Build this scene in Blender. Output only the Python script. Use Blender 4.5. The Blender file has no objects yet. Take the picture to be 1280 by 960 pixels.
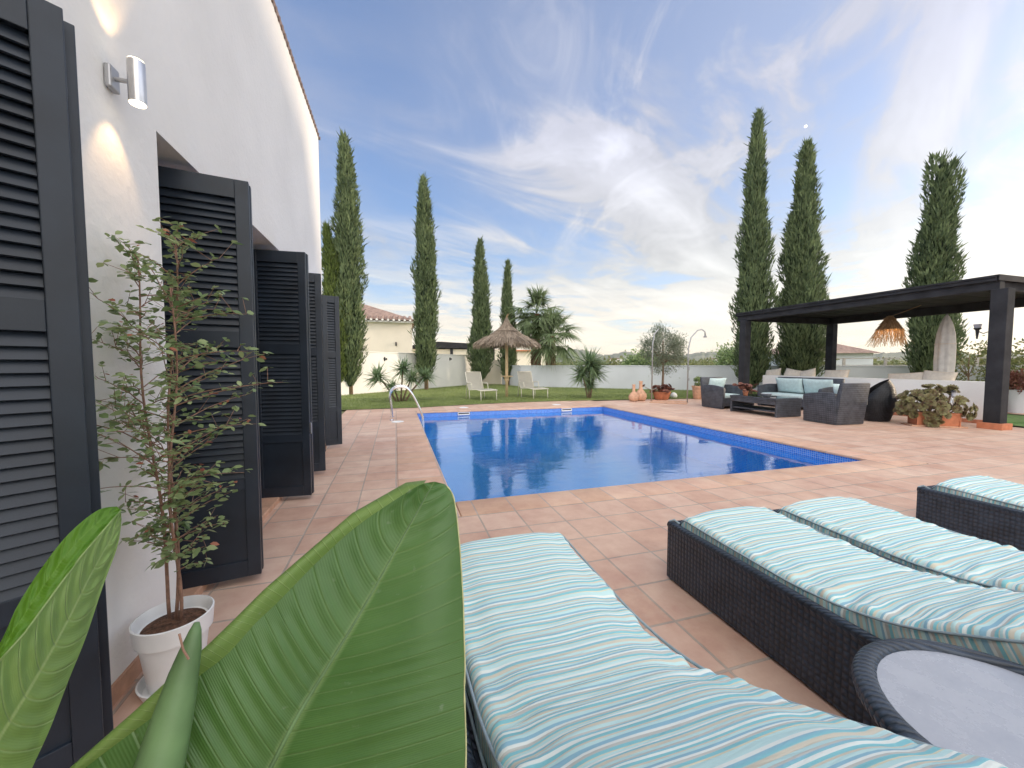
import bpy, bmesh, math, random
import numpy as np
from mathutils import Vector, Matrix, Euler, noise
R_ = math.radians
rng = np.random.default_rng(7)
random.seed(5)
scene = bpy.context.scene
COL = scene.collection

# ------------------------------------------------------------ camera
CAMH = 1.25
FPX = 485.0
YAW = math.atan(145/485); PITCH = math.atan(25/485)
cam_d = bpy.data.cameras.new('camera')
cam = bpy.data.objects.new('camera', cam_d); COL.objects.link(cam)
cam_d.sensor_width = 36; cam_d.lens = FPX/1280*36
cam_d.clip_start = 0.02; cam_d.clip_end = 8000
cam.location = (0, 0, CAMH)
cam.rotation_euler = (math.pi/2-PITCH, 0, -YAW)
scene.camera = cam
_F = Vector((math.sin(YAW)*math.cos(PITCH), math.cos(YAW)*math.cos(PITCH), -math.sin(PITCH)))
_R = Vector((math.cos(YAW), -math.sin(YAW), 0))
_U = Vector((math.sin(YAW)*math.sin(PITCH), math.cos(YAW)*math.sin(PITCH), math.cos(PITCH)))
def at(x, y, d):
    """survey helper: photo pixel and depth in metres -> point in the garden"""
    return Vector((0, 0, CAMH)) + (_F + _R*((x-640)/FPX) - _U*((y-480)/FPX))*d

# ------------------------------------------------------------ materials
def nodes(m):
    m.use_nodes = True
    nt = m.node_tree
    return nt, nt.nodes, nt.links
def mat(name, col, rough=0.6, spec=0.4, metal=0.0, var=0.12, vscale=6.0, bump=0.0, bscale=60.0, sub=0.0, coat=0.0, vdet=5, var2=None):
    m = bpy.data.materials.new(name); nt, N, L = nodes(m)
    b = N['Principled BSDF']
    b.inputs['Roughness'].default_value = rough
    b.inputs['Specular IOR Level'].default_value = spec
    b.inputs['Metallic'].default_value = metal
    b.inputs['Coat Weight'].default_value = coat
    tc = N.new('ShaderNodeTexCoord')
    n = N.new('ShaderNodeTexNoise'); n.inputs['Scale'].default_value = vscale; n.inputs['Detail'].default_value = vdet
    L.new(tc.outputs['Object'], n.inputs['Vector'])
    r = N.new('ShaderNodeValToRGB')
    c2 = var2 if var2 else [c*(1-var) for c in col]
    c3 = [min(1, c*(1+var)) for c in col]
    r.color_ramp.elements[0].position = 0.3; r.color_ramp.elements[1].position = 0.7
    r.color_ramp.elements[0].color = (*c2, 1); r.color_ramp.elements[1].color = (*c3, 1)
    L.new(n.outputs['Fac'], r.inputs['Fac']); L.new(r.outputs['Color'], b.inputs['Base Color'])
    if bump > 0:
        n2 = N.new('ShaderNodeTexNoise'); n2.inputs['Scale'].default_value = bscale; n2.inputs['Detail'].default_value = 6
        L.new(tc.outputs['Object'], n2.inputs['Vector'])
        bp = N.new('ShaderNodeBump'); bp.inputs['Strength'].default_value = bump; bp.inputs['Distance'].default_value = 0.01
        L.new(n2.outputs['Fac'], bp.inputs['Height']); L.new(bp.outputs['Normal'], b.inputs['Normal'])
    return m
def leafmat(name, c1, c2, trans=0.35, rough=0.55, vscale=2.5, spec=0.3, attr=True):
    """foliage: colour differs from leaf to leaf (attribute) and from clump to clump"""
    m = bpy.data.materials.new(name); nt, N, L = nodes(m)
    b = N['Principled BSDF']; out = N['Material Output']
    b.inputs['Roughness'].default_value = rough; b.inputs['Specular IOR Level'].default_value = spec
    tc = N.new('ShaderNodeTexCoord'); n = N.new('ShaderNodeTexNoise'); n.inputs['Scale'].default_value = vscale
    n.inputs['Detail'].default_value = 3
    L.new(tc.outputs['Object'], n.inputs['Vector'])
    a = N.new('ShaderNodeAttribute'); a.attribute_name = 'rnd'
    mx = N.new('ShaderNodeMath'); mx.operation = 'MULTIPLY_ADD'; mx.inputs[1].default_value = 0.55
    m2 = N.new('ShaderNodeMath'); m2.operation = 'MULTIPLY_ADD'; m2.inputs[1].default_value = 0.9; m2.inputs[2].default_value = -0.2
    L.new(n.outputs['Fac'], m2.inputs[0]); L.new(a.outputs['Fac'], mx.inputs[0]); L.new(m2.outputs[0], mx.inputs[2])
    r = N.new('ShaderNodeValToRGB'); r.color_ramp.elements[0].position = 0.1; r.color_ramp.elements[1].position = 0.9
    r.color_ramp.elements[0].color = (*c1, 1); r.color_ramp.elements[1].color = (*c2, 1)
    L.new(mx.outputs[0], r.inputs['Fac']); L.new(r.outputs['Color'], b.inputs['Base Color'])
    t = N.new('ShaderNodeBsdfTranslucent'); L.new(r.outputs['Color'], t.inputs['Color'])
    ms = N.new('ShaderNodeMixShader'); ms.inputs['Fac'].default_value = trans
    L.new(b.outputs[0], ms.inputs[1]); L.new(t.outputs[0], ms.inputs[2]); L.new(ms.outputs[0], out.inputs['Surface'])
    return m
M = {}
def plaster(name, col, sc=1.0):
    m = mat(name, col, rough=0.85, spec=0.2, var=0.05, vscale=1.3*sc, vdet=8, bump=0.4, bscale=22)
    return m
M['wall_white'] = plaster('white_plaster', (0.78, 0.765, 0.73))
M['wall_cream_and_sunlit'] = plaster('cream_and_sunlit_plaster', (0.78, 0.71, 0.6))  # on the short garden wall piece this cream stands for warm sunlight
M['wall_grey_and_shaded'] = plaster('grey_and_shaded_white_plaster', (0.6, 0.62, 0.66))  # long garden wall: white plaster, its bluish shade put into the colour
M['eaves'] = mat('grey_brown_eaves_tile', (0.2, 0.15, 0.13), rough=0.9, var=0.3, vscale=6)
M['shutter'] = mat('anthracite_paint', (0.0145, 0.022, 0.034), rough=0.42, spec=0.5, var=0.3, vscale=5, bump=0.04, bscale=200)
M['dark_wood'] = mat('dark_stained_timber', (0.032, 0.033, 0.038), rough=0.75, spec=0.2, var=0.3, vscale=4, bump=0.2, bscale=30)
M['timber_roof'] = mat('dark_roof_boards', (0.06, 0.045, 0.04), rough=0.6, var=0.3, vscale=5)
M['steel'] = mat('brushed_steel', (0.62, 0.6, 0.58), rough=0.28, metal=1.0, var=0.08, vscale=20)
M['chrome'] = mat('polished_steel', (0.8, 0.8, 0.8), rough=0.12, metal=1.0, var=0.02)
M['alu_grey'] = mat('grey_metal', (0.42, 0.42, 0.43), rough=0.4, metal=0.6, var=0.1)
M['white_plastic'] = mat('white_plastic', (0.8, 0.8, 0.79), rough=0.4, var=0.04, vscale=10)
M['terracotta'] = mat('terracotta', (0.5, 0.19, 0.1), rough=0.8, var=0.18, vscale=9, bump=0.1, bscale=80)
M['terracotta_pale'] = mat('pale_clay', (0.56, 0.33, 0.22), rough=0.85, var=0.2, vscale=12, bump=0.2, bscale=60)
M['soil'] = mat('bark_mulch', (0.12, 0.06, 0.035), rough=0.95, var=0.6, vscale=60, bump=1.0, bscale=90)
M['chips'] = mat('bark_chips', (0.2, 0.1, 0.06), rough=0.9, var=0.5, vscale=50)
M['bark'] = mat('grey_brown_bark', (0.22, 0.15, 0.1), rough=0.9, var=0.4, vscale=25, bump=0.6, bscale=70)
M['stem_red'] = mat('reddish_stem', (0.28, 0.16, 0.11), rough=0.7, var=0.3, vscale=40, bump=0.3, bscale=120)
M['palm_bark'] = mat('palm_trunk_fibre', (0.16, 0.085, 0.05), rough=0.95, var=0.6, vscale=16, bump=1.0, bscale=30)
M['thatch'] = leafmat('dry_thatch', (0.17, 0.135, 0.105), (0.5, 0.41, 0.32), 0.15, 0.9)
M['rattan'] = leafmat('pale_rattan', (0.3, 0.2, 0.11), (0.6, 0.42, 0.24), 0.3, 0.8)
M['pine'] = mat('pine_pole', (0.62, 0.46, 0.27), rough=0.7, var=0.15, vscale=6)
M['sling'] = mat('cream_sling_fabric', (0.68, 0.65, 0.58), rough=0.8, var=0.06, vscale=30)
M['cream_paint'] = mat('cream_painted_metal', (0.7, 0.66, 0.56), rough=0.45, var=0.05)
M['linen'] = mat('beige_linen', (0.62, 0.55, 0.46), rough=0.9, var=0.1, vscale=14, bump=0.2, bscale=200)
M['canvas'] = mat('grey_white_canvas', (0.55, 0.54, 0.52), rough=0.85, var=0.1, vscale=10, bump=0.15, bscale=90)
M['pale_blue'] = mat('pale_aqua_fabric', (0.5, 0.62, 0.62), rough=0.9, var=0.1, vscale=14, bump=0.15, bscale=120)
M['black'] = mat('black_metal', (0.02, 0.02, 0.022), rough=0.4, var=0.1)
M['cypress'] = leafmat('cypress_foliage', (0.036, 0.066, 0.034), (0.22, 0.28, 0.13), 0.22, 0.7, 1.6)
M['cypress_light'] = leafmat('young_cypress_foliage', (0.05, 0.08, 0.02), (0.2, 0.26, 0.07), 0.3, 0.7, 1.6)
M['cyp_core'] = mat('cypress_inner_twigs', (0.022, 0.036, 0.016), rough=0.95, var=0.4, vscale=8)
M['palm_leaf'] = leafmat('palm_frond', (0.08, 0.13, 0.055), (0.3, 0.37, 0.2), 0.35, 0.5)
M['yucca'] = leafmat('yucca_blades', (0.07, 0.14, 0.07), (0.3, 0.39, 0.2), 0.3, 0.5)
M['olive'] = leafmat('olive_leaves', (0.1, 0.13, 0.08), (0.3, 0.34, 0.25), 0.3, 0.6)
M['aeon'] = leafmat('dusky_succulent', (0.11, 0.055, 0.04), (0.25, 0.25, 0.11), 0.2, 0.5, 9)
M['aeon_red'] = leafmat('dark_red_succulent', (0.12, 0.04, 0.035), (0.3, 0.14, 0.1), 0.2, 0.5, 9)
M['shrub'] = leafmat('shrub_leaves', (0.09, 0.17, 0.06), (0.42, 0.5, 0.24), 0.35, 0.35, 6)
M['shrub_olive'] = leafmat('olive_green_leaves', (0.06, 0.09, 0.03), (0.24, 0.25, 0.09), 0.3, 0.6, 3)  # duller olive green leaf colours, mixed from leaf to leaf
M['red_leaf'] = leafmat('reddish_new_leaves', (0.3, 0.08, 0.05), (0.45, 0.2, 0.12), 0.3, 0.5)
M['grass_blade'] = leafmat('grass_blades', (0.12, 0.18, 0.05), (0.32, 0.37, 0.13), 0.3, 0.7, 0.8)

def wicker(name, col, scale=55.0, strength=0.8, rough=0.42):
    m = bpy.data.materials.new(name); nt, N, L = nodes(m); b = N['Principled BSDF']
    b.inputs['Roughness'].default_value = rough; b.inputs['Specular IOR Level'].default_value = 0.5
    tc = N.new('ShaderNodeTexCoord')
    # basket weave: product of two bands, in the plane of the panel (y,z) and (x,z)
    sep = N.new('ShaderNodeSeparateXYZ'); L.new(tc.outputs['Object'], sep.inputs[0])
    geo = N.new('ShaderNodeNewGeometry'); 
    add = N.new('ShaderNodeMath'); add.operation = 'ADD'; L.new(sep.outputs['X'], add.inputs[0]); L.new(sep.outputs['Y'], add.inputs[1])
    def mul(o, k):
        q = N.new('ShaderNodeMath'); q.operation = 'MULTIPLY'; q.inputs[1].default_value = k; L.new(o, q.inputs[0]); return q.outputs[0]
    def sn(o):
        q = N.new('ShaderNodeMath'); q.operation = 'SINE'; L.new(o, q.inputs[0]); return q.outputs[0]
    k = scale*math.pi
    def ab_(o):
        q = N.new('ShaderNodeMath'); q.operation = 'ABSOLUTE'; L.new(o, q.inputs[0]); return q.outputs[0]
    h = ab_(sn(mul(add.outputs[0], k*.7))); v = ab_(sn(mul(sep.outputs['Z'], k*0.6)))
    pr = N.new('ShaderNodeMath'); pr.operation = 'MULTIPLY'; L.new(h, pr.inputs[0]); L.new(v, pr.inputs[1])
    ab = N.new('ShaderNodeMath'); ab.operation = 'MULTIPLY_ADD'; ab.inputs[1].default_value = 1.0; ab.inputs[2].default_value = 0.0
    L.new(pr.outputs[0], ab.inputs[0])
    bp = N.new('ShaderNodeBump'); bp.inputs['Strength'].default_value = strength; bp.inputs['Distance'].default_value = 0.006
    L.new(ab.outputs[0], bp.inputs['Height']); L.new(bp.outputs['Normal'], b.inputs['Normal'])
    n = N.new('ShaderNodeTexNoise'); n.inputs['Scale'].default_value = 9; n.inputs['Detail'].default_value = 4
    L.new(tc.outputs['Object'], n.inputs['Vector'])
    sm = N.new('ShaderNodeMath'); sm.operation = 'MULTIPLY_ADD'; sm.inputs[1].default_value = 0.5; L.new(ab.outputs[0], sm.inputs[0]); L.new(n.outputs['Fac'], sm.inputs[2])
    r = N.new('ShaderNodeValToRGB'); r.color_ramp.elements[0].position = 0.3; r.color_ramp.elements[1].position = 1.1 if False else 1.0
    r.color_ramp.elements[0].color = (*[c*0.35 for c in col], 1); r.color_ramp.elements[1].color = (*[c*1.6 for c in col], 1)
    L.new(sm.outputs[0], r.inputs['Fac']); L.new(r.outputs['Color'], b.inputs['Base Color'])
    return m
M['wicker'] = wicker('charcoal_wicker', (0.028, 0.040, 0.060), 62)
M['wicker_set'] = wicker('grey_black_wicker', (0.05, 0.055, 0.068), 40, 0.5, 0.5)
M['wicker_black'] = wicker('black_wicker', (0.022, 0.024, 0.03), 45, 0.6)

def tile_mat(name, tw, th, ox, oy, c1, c2, mort, msize=0.0075, bumpd=0.004, offset=0.0, dirt=0.4, rough=0.6, freq=1):
    m = bpy.data.materials.new(name); nt, N, L = nodes(m); b = N['Principled BSDF']
    b.inputs['Specular IOR Level'].default_value = 0.3
    tc = N.new('ShaderNodeTexCoord'); mp = N.new('ShaderNodeMapping')
    mp.inputs['Location'].default_value = (-ox, -oy, 0)
    L.new(tc.outputs['Object'], mp.inputs['Vector'])
    # hand-laid joints wander a little
    w = N.new('ShaderNodeTexNoise'); w.inputs['Scale'].default_value = 3.0; L.new(mp.outputs[0], w.inputs['Vector'])
    wm = N.new('ShaderNodeVectorMath'); wm.operation = 'MULTIPLY_ADD'
    wm.inputs[1].default_value = (0.012, 0.012, 0); 
    L.new(w.outputs['Color'], wm.inputs[0]); L.new(mp.outputs[0], wm.inputs[2])
    br = N.new('ShaderNodeTexBrick'); br.offset = offset; br.offset_frequency = 2; br.squash = 1
    br.inputs['Scale'].default_value = 1; br.inputs['Brick Width'].default_value = tw; br.inputs['Row Height'].default_value = th
    br.inputs['Mortar Size'].default_value = msize; br.inputs['Mortar Smooth'].default_value = 0.25; br.inputs['Bias'].default_value = 0
    br.inputs['Color1'].default_value = (*c1, 1); br.inputs['Color2'].default_value = (*c2, 1); br.inputs['Mortar'].default_value = (*mort, 1)
    L.new(wm.outputs[0], br.inputs['Vector'])
    n = N.new('ShaderNodeTexNoise'); n.inputs['Scale'].default_value = 5.5; n.inputs['Detail'].default_value = 7; n.inputs['Roughness'].default_value = 0.62
    L.new(tc.outputs['Object'], n.inputs['Vector'])
    n3 = N.new('ShaderNodeTexNoise'); n3.inputs['Scale'].default_value = 0.9; n3.inputs['Detail'].default_value = 4
    L.new(tc.outputs['Object'], n3.inputs['Vector'])
    ov = N.new('ShaderNodeMix'); ov.data_type = 'RGBA'; ov.blend_type = 'OVERLAY'; ov.inputs['Factor'].default_value = 0.75
    L.new(br.outputs['Color'], ov.inputs[6]); 
    bw = N.new('ShaderNodeMath'); bw.operation = 'MULTIPLY_ADD'; bw.inputs[1].default_value = 0.55; bw.inputs[2].default_value = 0.0
    L.new(n.outputs['Fac'], bw.inputs[0])
    ad = N.new('ShaderNodeMath'); ad.operation = 'MULTIPLY_ADD'; ad.inputs[1].default_value = 0.45
    L.new(n3.outputs['Fac'], ad.inputs[0]); L.new(bw.outputs[0], ad.inputs[2])
    L.new(ad.outputs[0], ov.inputs[7])
    # pale lime bloom
    rp = N.new('ShaderNodeValToRGB'); rp.color_ramp.elements[0].position = 0.55; rp.color_ramp.elements[1].position = 0.8
    rp.color_ramp.elements[0].color = (0, 0, 0, 1); rp.color_ramp.elements[1].color = (dirt, dirt, dirt, 1)
    n4 = N.new('ShaderNodeTexNoise'); n4.inputs['Scale'].default_value = 2.6; n4.inputs['Detail'].default_value = 8; n4.inputs['Roughness'].default_value = 0.7
    L.new(tc.outputs['Object'], n4.inputs['Vector']); L.new(n4.outputs['Fac'], rp.inputs['Fac'])
    mx = N.new('ShaderNodeMix'); mx.data_type = 'RGBA'; L.new(rp.outputs['Color'], mx.inputs['Factor']); L.new(ov.outputs[2], mx.inputs[6])
    mx.inputs[7].default_value = (0.70, 0.57, 0.46, 1)
    L.new(mx.outputs[2], b.inputs['Base Color'])
    rr = N.new('ShaderNodeMath'); rr.operation = 'MULTIPLY_ADD'; rr.inputs[1].default_value = 0.35; rr.inputs[2].default_value = rough-0.2
    L.new(n.outputs['Fac'], rr.inputs[0]); L.new(rr.outputs[0], b.inputs['Roughness'])
    inv = N.new('ShaderNodeMath'); inv.operation = 'MULTIPLY_ADD'; inv.inputs[1].default_value = -1.0; inv.inputs[2].default_value = 1.0
    L.new(br.outputs['Fac'], inv.inputs[0])
    hm = N.new('ShaderNodeMath'); hm.operation = 'MULTIPLY_ADD'; hm.inputs[1].default_value = 0.25; L.new(n.outputs['Fac'], hm.inputs[0]); L.new(inv.outputs[0], hm.inputs[2])
    bp = N.new('ShaderNodeBump'); bp.inputs['Strength'].default_value = 0.7; bp.inputs['Distance'].default_value = bumpd
    L.new(hm.outputs[0], bp.inputs['Height']); L.new(bp.outputs['Normal'], b.inputs['Normal'])
    return m
TC1 = (0.57, 0.36, 0.265); TC2 = (0.65, 0.455, 0.35)
M['deck'] = tile_mat('terracotta_paving', 0.325, 0.315, -0.01, 2.16, TC1, TC2, (0.43, 0.35, 0.29))
M['coping'] = tile_mat('terracotta_coping', 0.325, 0.48, -0.01, 3.11, (0.57, 0.36, 0.25), (0.67, 0.45, 0.34), (0.46, 0.37, 0.32), dirt=0.15)
M['coping_side'] = tile_mat('terracotta_coping_side', 0.48, 0.325, 0.0, 0.1, (0.57, 0.36, 0.25), (0.67, 0.45, 0.34), (0.46, 0.37, 0.32), dirt=0.15)

def mosaic(name, axis, ca=(0.015, 0.15, 0.6, 1), cb_=(0.04, 0.24, 0.76, 1)):
    m = bpy.data.materials.new(name); nt, N, L = nodes(m); b = N['Principled BSDF']
    b.inputs['Roughness'].default_value = 0.2
    tc = N.new('ShaderNodeTexCoord'); sep = N.new('ShaderNodeSeparateXYZ'); L.new(tc.outputs['Object'], sep.inputs[0])
    cb = N.new('ShaderNodeCombineXYZ')
    a, c = {'x': ('Y', 'Z'), 'y': ('X', 'Z'), 'z': ('X', 'Y')}[axis]
    L.new(sep.outputs[a], cb.inputs[0]); L.new(sep.outputs[c], cb.inputs[1])
    br = N.new('ShaderNodeTexBrick'); br.offset = 0; br.inputs['Scale'].default_value = 1
    br.inputs['Brick Width'].default_value = 0.03; br.inputs['Row Height'].default_value = 0.03; br.inputs['Mortar Size'].default_value = 0.0022
    br.inputs['Color1'].default_value = ca; br.inputs['Color2'].default_value = cb_
    br.inputs['Mortar'].default_value = (0.35, 0.45, 0.7, 1)
    L.new(cb.outputs[0], br.inputs['Vector']); L.new(br.outputs['Color'], b.inputs['Base Color'])
    return m
M['mosaic_x'] = mosaic('blue_mosaic_long_side', 'x'); M['mosaic_y'] = mosaic('blue_mosaic_short_side', 'y'); M['mosaic_z'] = mosaic('blue_mosaic_floor', 'z', (0.015, 0.16, 0.46, 1), (0.03, 0.21, 0.54, 1))
M['mosaic_wx'] = mosaic('shade_offset_mosaic_long_side', 'x', (0.04, 0.34, 0.9, 1), (0.06, 0.42, 0.95, 1)); M['mosaic_wy'] = mosaic('shade_offset_mosaic_short_side', 'y', (0.04, 0.34, 0.9, 1), (0.06, 0.42, 0.95, 1))  # underwater walls coloured brighter to make up for their weaker light

def water_mat():
    m = bpy.data.materials.new('pool_water'); nt, N, L = nodes(m); out = N['Material Output']; N.remove(N['Principled BSDF'])
    tc = N.new('ShaderNodeTexCoord'); mp = N.new('ShaderNodeMapping'); mp.inputs['Scale'].default_value = (1.0, 1.7, 1)
    L.new(tc.outputs['Object'], mp.inputs['Vector'])
    n = N.new('ShaderNodeTexNoise'); n.inputs['Scale'].default_value = 6.5; n.inputs['Detail'].default_value = 3; n.inputs['Distortion'].default_value = 0.6
    n2 = N.new('ShaderNodeTexNoise'); n2.inputs['Scale'].default_value = 1.3; n2.inputs['Detail'].default_value = 2
    L.new(mp.outputs[0], n.inputs['Vector']); L.new(mp.outputs[0], n2.inputs['Vector'])
    ad = N.new('ShaderNodeMath'); ad.operation = 'MULTIPLY_ADD'; ad.inputs[1].default_value = 0.25
    L.new(n.outputs['Fac'], ad.inputs[0]); L.new(n2.outputs['Fac'], ad.inputs[2])
    bp = N.new('ShaderNodeBump'); bp.inputs['Strength'].default_value = 1.0; bp.inputs['Distance'].default_value = 0.0055
    L.new(ad.outputs[0], bp.inputs['Height'])
    fr = N.new('ShaderNodeFresnel'); fr.inputs['IOR'].default_value = 2.5; L.new(bp.outputs['Normal'], fr.inputs['Normal'])
    geo = N.new('ShaderNodeNewGeometry'); fb = N.new('ShaderNodeMath'); fb.operation = 'SUBTRACT'; fb.inputs[0].default_value = 1.0; L.new(geo.outputs['Backfacing'], fb.inputs[1])
    fm = N.new('ShaderNodeMath'); fm.operation = 'MULTIPLY'; fx = N.new('ShaderNodeMath'); fx.operation = 'MULTIPLY_ADD'; fx.use_clamp = True; fx.inputs[1].default_value = 1.0; fx.inputs[2].default_value = 0.12; L.new(fr.outputs[0], fx.inputs[0]); L.new(fx.outputs[0], fm.inputs[0]); L.new(fb.outputs[0], fm.inputs[1])
    g = N.new('ShaderNodeBsdfGlossy'); g.inputs['Roughness'].default_value = 0.015; L.new(bp.outputs['Normal'], g.inputs['Normal'])
    t = N.new('ShaderNodeBsdfTransparent'); t.inputs['Color'].default_value = (0.40, 0.85, 1.0, 1)
    ms = N.new('ShaderNodeMixShader'); L.new(fm.outputs[0], ms.inputs['Fac']); L.new(t.outputs[0], ms.inputs[1]); L.new(g.outputs[0], ms.inputs[2])
    L.new(ms.outputs[0], out.inputs['Surface'])
    return m
M['water'] = water_mat()

def stripes():
    """cross stripes of blue, aqua, white, sand along the length of the cushion (UV.x = metres along)"""
    m = bpy.data.materials.new('striped_cushion_fabric'); nt, N, L = nodes(m); b = N['Principled BSDF']
    b.inputs['Roughness'].default_value = 0.85; b.inputs['Specular IOR Level'].default_value = 0.2
    uv = N.new('ShaderNodeUVMap'); sep = N.new('ShaderNodeSeparateXYZ'); L.new(uv.outputs[0], sep.inputs[0])
    # slight waviness of the cloth
    wn = N.new('ShaderNodeTexNoise'); wn.noise_dimensions = '1D'; wn.inputs['Scale'].default_value = 9; wn.inputs['Detail'].default_value = 2; L.new(sep.outputs['X'], wn.inputs['W'])
    ad = N.new('ShaderNodeMath'); ad.operation = 'MULTIPLY_ADD'; ad.inputs[1].default_value = 0.045; L.new(wn.outputs['Fac'], ad.inputs[0]); L.new(sep.outputs['X'], ad.inputs[2])
    md = N.new('ShaderNodeMath'); md.operation = 'MULTIPLY'; md.inputs[1].default_value = 1/0.135; L.new(ad.outputs[0], md.inputs[0])
    fr = N.new('ShaderNodeMath'); fr.operation = 'FRACT'; L.new(md.outputs[0], fr.inputs[0])
    r = N.new('ShaderNodeValToRGB'); cr = r.color_ramp; cr.interpolation = 'LINEAR'
    W = (0.80, 0.85, 0.80); A = (0.27, 0.60, 0.65); B = (0.30, 0.52, 0.63); S = (0.68, 0.64, 0.52); G = (0.56, 0.57, 0.53); P = (0.55, 0.77, 0.76); Yc = (0.76, 0.71, 0.52)
    seq = [(0, W), (.06, W), (.07, A), (.14, A), (.15, S), (.19, S), (.20, P), (.27, P), (.28, B), (.33, B), (.34, W), (.38, W), (.39, G), (.44, G), (.45, A), (.52, A), (.53, Yc), (.55, Yc), (.56, P), (.64, P), (.65, W), (.70, W), (.71, B), (.76, A), (.77, S), (.84, S), (.85, P), (.91, P), (.92, G), (.95, G), (.96, B), (1.0, A)]
    cr.elements[0].position = 0; cr.elements[0].color = (*seq[0][1], 1); cr.elements[1].position = 1; cr.elements[1].color = (*seq[-1][1], 1)
    for p, c in seq[1:-1]:
        e = cr.elements.new(p); e.color = (*c, 1)
    L.new(fr.outputs[0], r.inputs['Fac'])
    L.new(r.outputs['Color'], b.inputs['Base Color'])
    mpf = N.new('ShaderNodeMapping'); mpf.inputs['Scale'].default_value = (1.0, 0.22, 1.0); L.new(uv.outputs[0], mpf.inputs['Vector'])
    n = N.new('ShaderNodeTexNoise'); n.inputs['Scale'].default_value = 26; n.inputs['Detail'].default_value = 5; n.inputs['Distortion'].default_value = 0.6; L.new(mpf.outputs[0], n.inputs['Vector'])
    bp = N.new('ShaderNodeBump'); bp.inputs['Strength'].default_value = 0.55; bp.inputs['Distance'].default_value = 0.012
    L.new(n.outputs['Fac'], bp.inputs['Height']); L.new(bp.outputs['Normal'], b.inputs['Normal'])
    return m
def bigleaf(name, cA, cB, rib, trans, gloss=0.35):
    """UV.x = vein phase, UV.y = signed distance from the midrib"""
    m = bpy.data.materials.new(name); nt, N, L = nodes(m); b = N['Principled BSDF']; out = N['Material Output']
    b.inputs['Roughness'].default_value = gloss; b.inputs['Specular IOR Level'].default_value = 0.45
    uv = N.new('ShaderNodeUVMap'); sep = N.new('ShaderNodeSeparateXYZ'); L.new(uv.outputs[0], sep.inputs[0])
    fr = N.new('ShaderNodeMath'); fr.operation = 'FRACT'; L.new(sep.outputs['X'], fr.inputs[0])
    pp = N.new('ShaderNodeMath'); pp.operation = 'PINGPONG'; pp.inputs[1].default_value = 0.5; L.new(sep.outputs['X'], pp.inputs[0])
    vr = N.new('ShaderNodeValToRGB'); vr.color_ramp.elements[0].position = 0.0; vr.color_ramp.elements[1].position = 0.07
    vr.color_ramp.elements[0].color = (1, 1, 1, 1); vr.color_ramp.elements[1].color = (0, 0, 0, 1)
    L.new(pp.outputs[0], vr.inputs['Fac'])
    ab = N.new('ShaderNodeMath'); ab.operation = 'ABSOLUTE'; L.new(sep.outputs['Y'], ab.inputs[0])
    mr = N.new('ShaderNodeValToRGB'); mr.color_ramp.elements[0].position = 0.018; mr.color_ramp.elements[1].position = 0.06
    mr.color_ramp.elements[0].color = (1, 1, 1, 1); mr.color_ramp.elements[1].color = (0, 0, 0, 1); L.new(ab.outputs[0], mr.inputs['Fac'])
    n = N.new('ShaderNodeTexNoise'); n.inputs['Scale'].default_value = 9; n.inputs['Detail'].default_value = 6
    tc = N.new('ShaderNodeTexCoord'); L.new(tc.outputs['Object'], n.inputs['Vector'])
    base = N.new('ShaderNodeValToRGB'); base.color_ramp.elements[0].position = 0.3; base.color_ramp.elements[1].position = 0.7
    base.color_ramp.elements[0].color = (*cA, 1); base.color_ramp.elements[1].color = (*cB, 1); L.new(n.outputs['Fac'], base.inputs['Fac'])
    # fine parallel ribbing
    fine = N.new('ShaderNodeMath'); fine.operation = 'MULTIPLY'; fine.inputs[1].default_value = 2*math.pi*9; L.new(sep.outputs['X'], fine.inputs[0])
    fs = N.new('ShaderNodeMath'); fs.operation = 'SINE'; L.new(fine.outputs[0], fs.inputs[0])
    m1 = N.new('ShaderNodeMix'); m1.data_type = 'RGBA'; L.new(base.outputs[0], m1.inputs[6]); m1.inputs[7].default_value = (*rib, 1)
    q = N.new('ShaderNodeMath'); q.operation = 'MULTIPLY'; q.inputs[1].default_value = 0.27; L.new(vr.outputs[0], q.inputs[0])
    mx = N.new('ShaderNodeMath'); mx.operation = 'MAXIMUM'; 
    q2 = N.new('ShaderNodeMath'); q2.operation = 'MULTIPLY'; q2.inputs[1].default_value = 0.5; L.new(mr.outputs[0], q2.inputs[0])
    L.new(q.outputs[0], mx.inputs[0]); L.new(q2.outputs[0], mx.inputs[1]); L.new(mx.outputs[0], m1.inputs['Factor'])
    # dust specks and scuffs
    v = N.new('ShaderNodeTexNoise'); v.inputs['Scale'].default_value = 70; v.inputs['Detail'].default_value = 3; L.new(tc.outputs['Object'], v.inputs['Vector'])
    sp = N.new('ShaderNodeValToRGB'); sp.color_ramp.elements[0].position = 0.68; sp.color_ramp.elements[1].position = 0.78
    sp.color_ramp.elements[0].color = (0, 0, 0, 1); sp.color_ramp.elements[1].color = (0.35, 0.35, 0.35, 1); L.new(v.outputs['Fac'], sp.inputs['Fac'])
    m2 = N.new('ShaderNodeMix'); m2.data_type = 'RGBA'; L.new(sp.outputs[0], m2.inputs['Factor']); L.new(m1.outputs[2], m2.inputs[6]); m2.inputs[7].default_value = (0.3, 0.36, 0.26, 1)
    L.new(m2.outputs[2], b.inputs['Base Color'])
    h = N.new('ShaderNodeMath'); h.operation = 'MULTIPLY_ADD'; h.inputs[1].default_value = 0.07; L.new(fs.outputs[0], h.inputs[0]); L.new(vr.outputs[0], h.inputs[2])
    bp = N.new('ShaderNodeBump'); bp.inputs['Strength'].default_value = 0.55; bp.inputs['Distance'].default_value = 0.002
    L.new(h.outputs[0], bp.inputs['Height']); L.new(bp.outputs['Normal'], b.inputs['Normal'])
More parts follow.
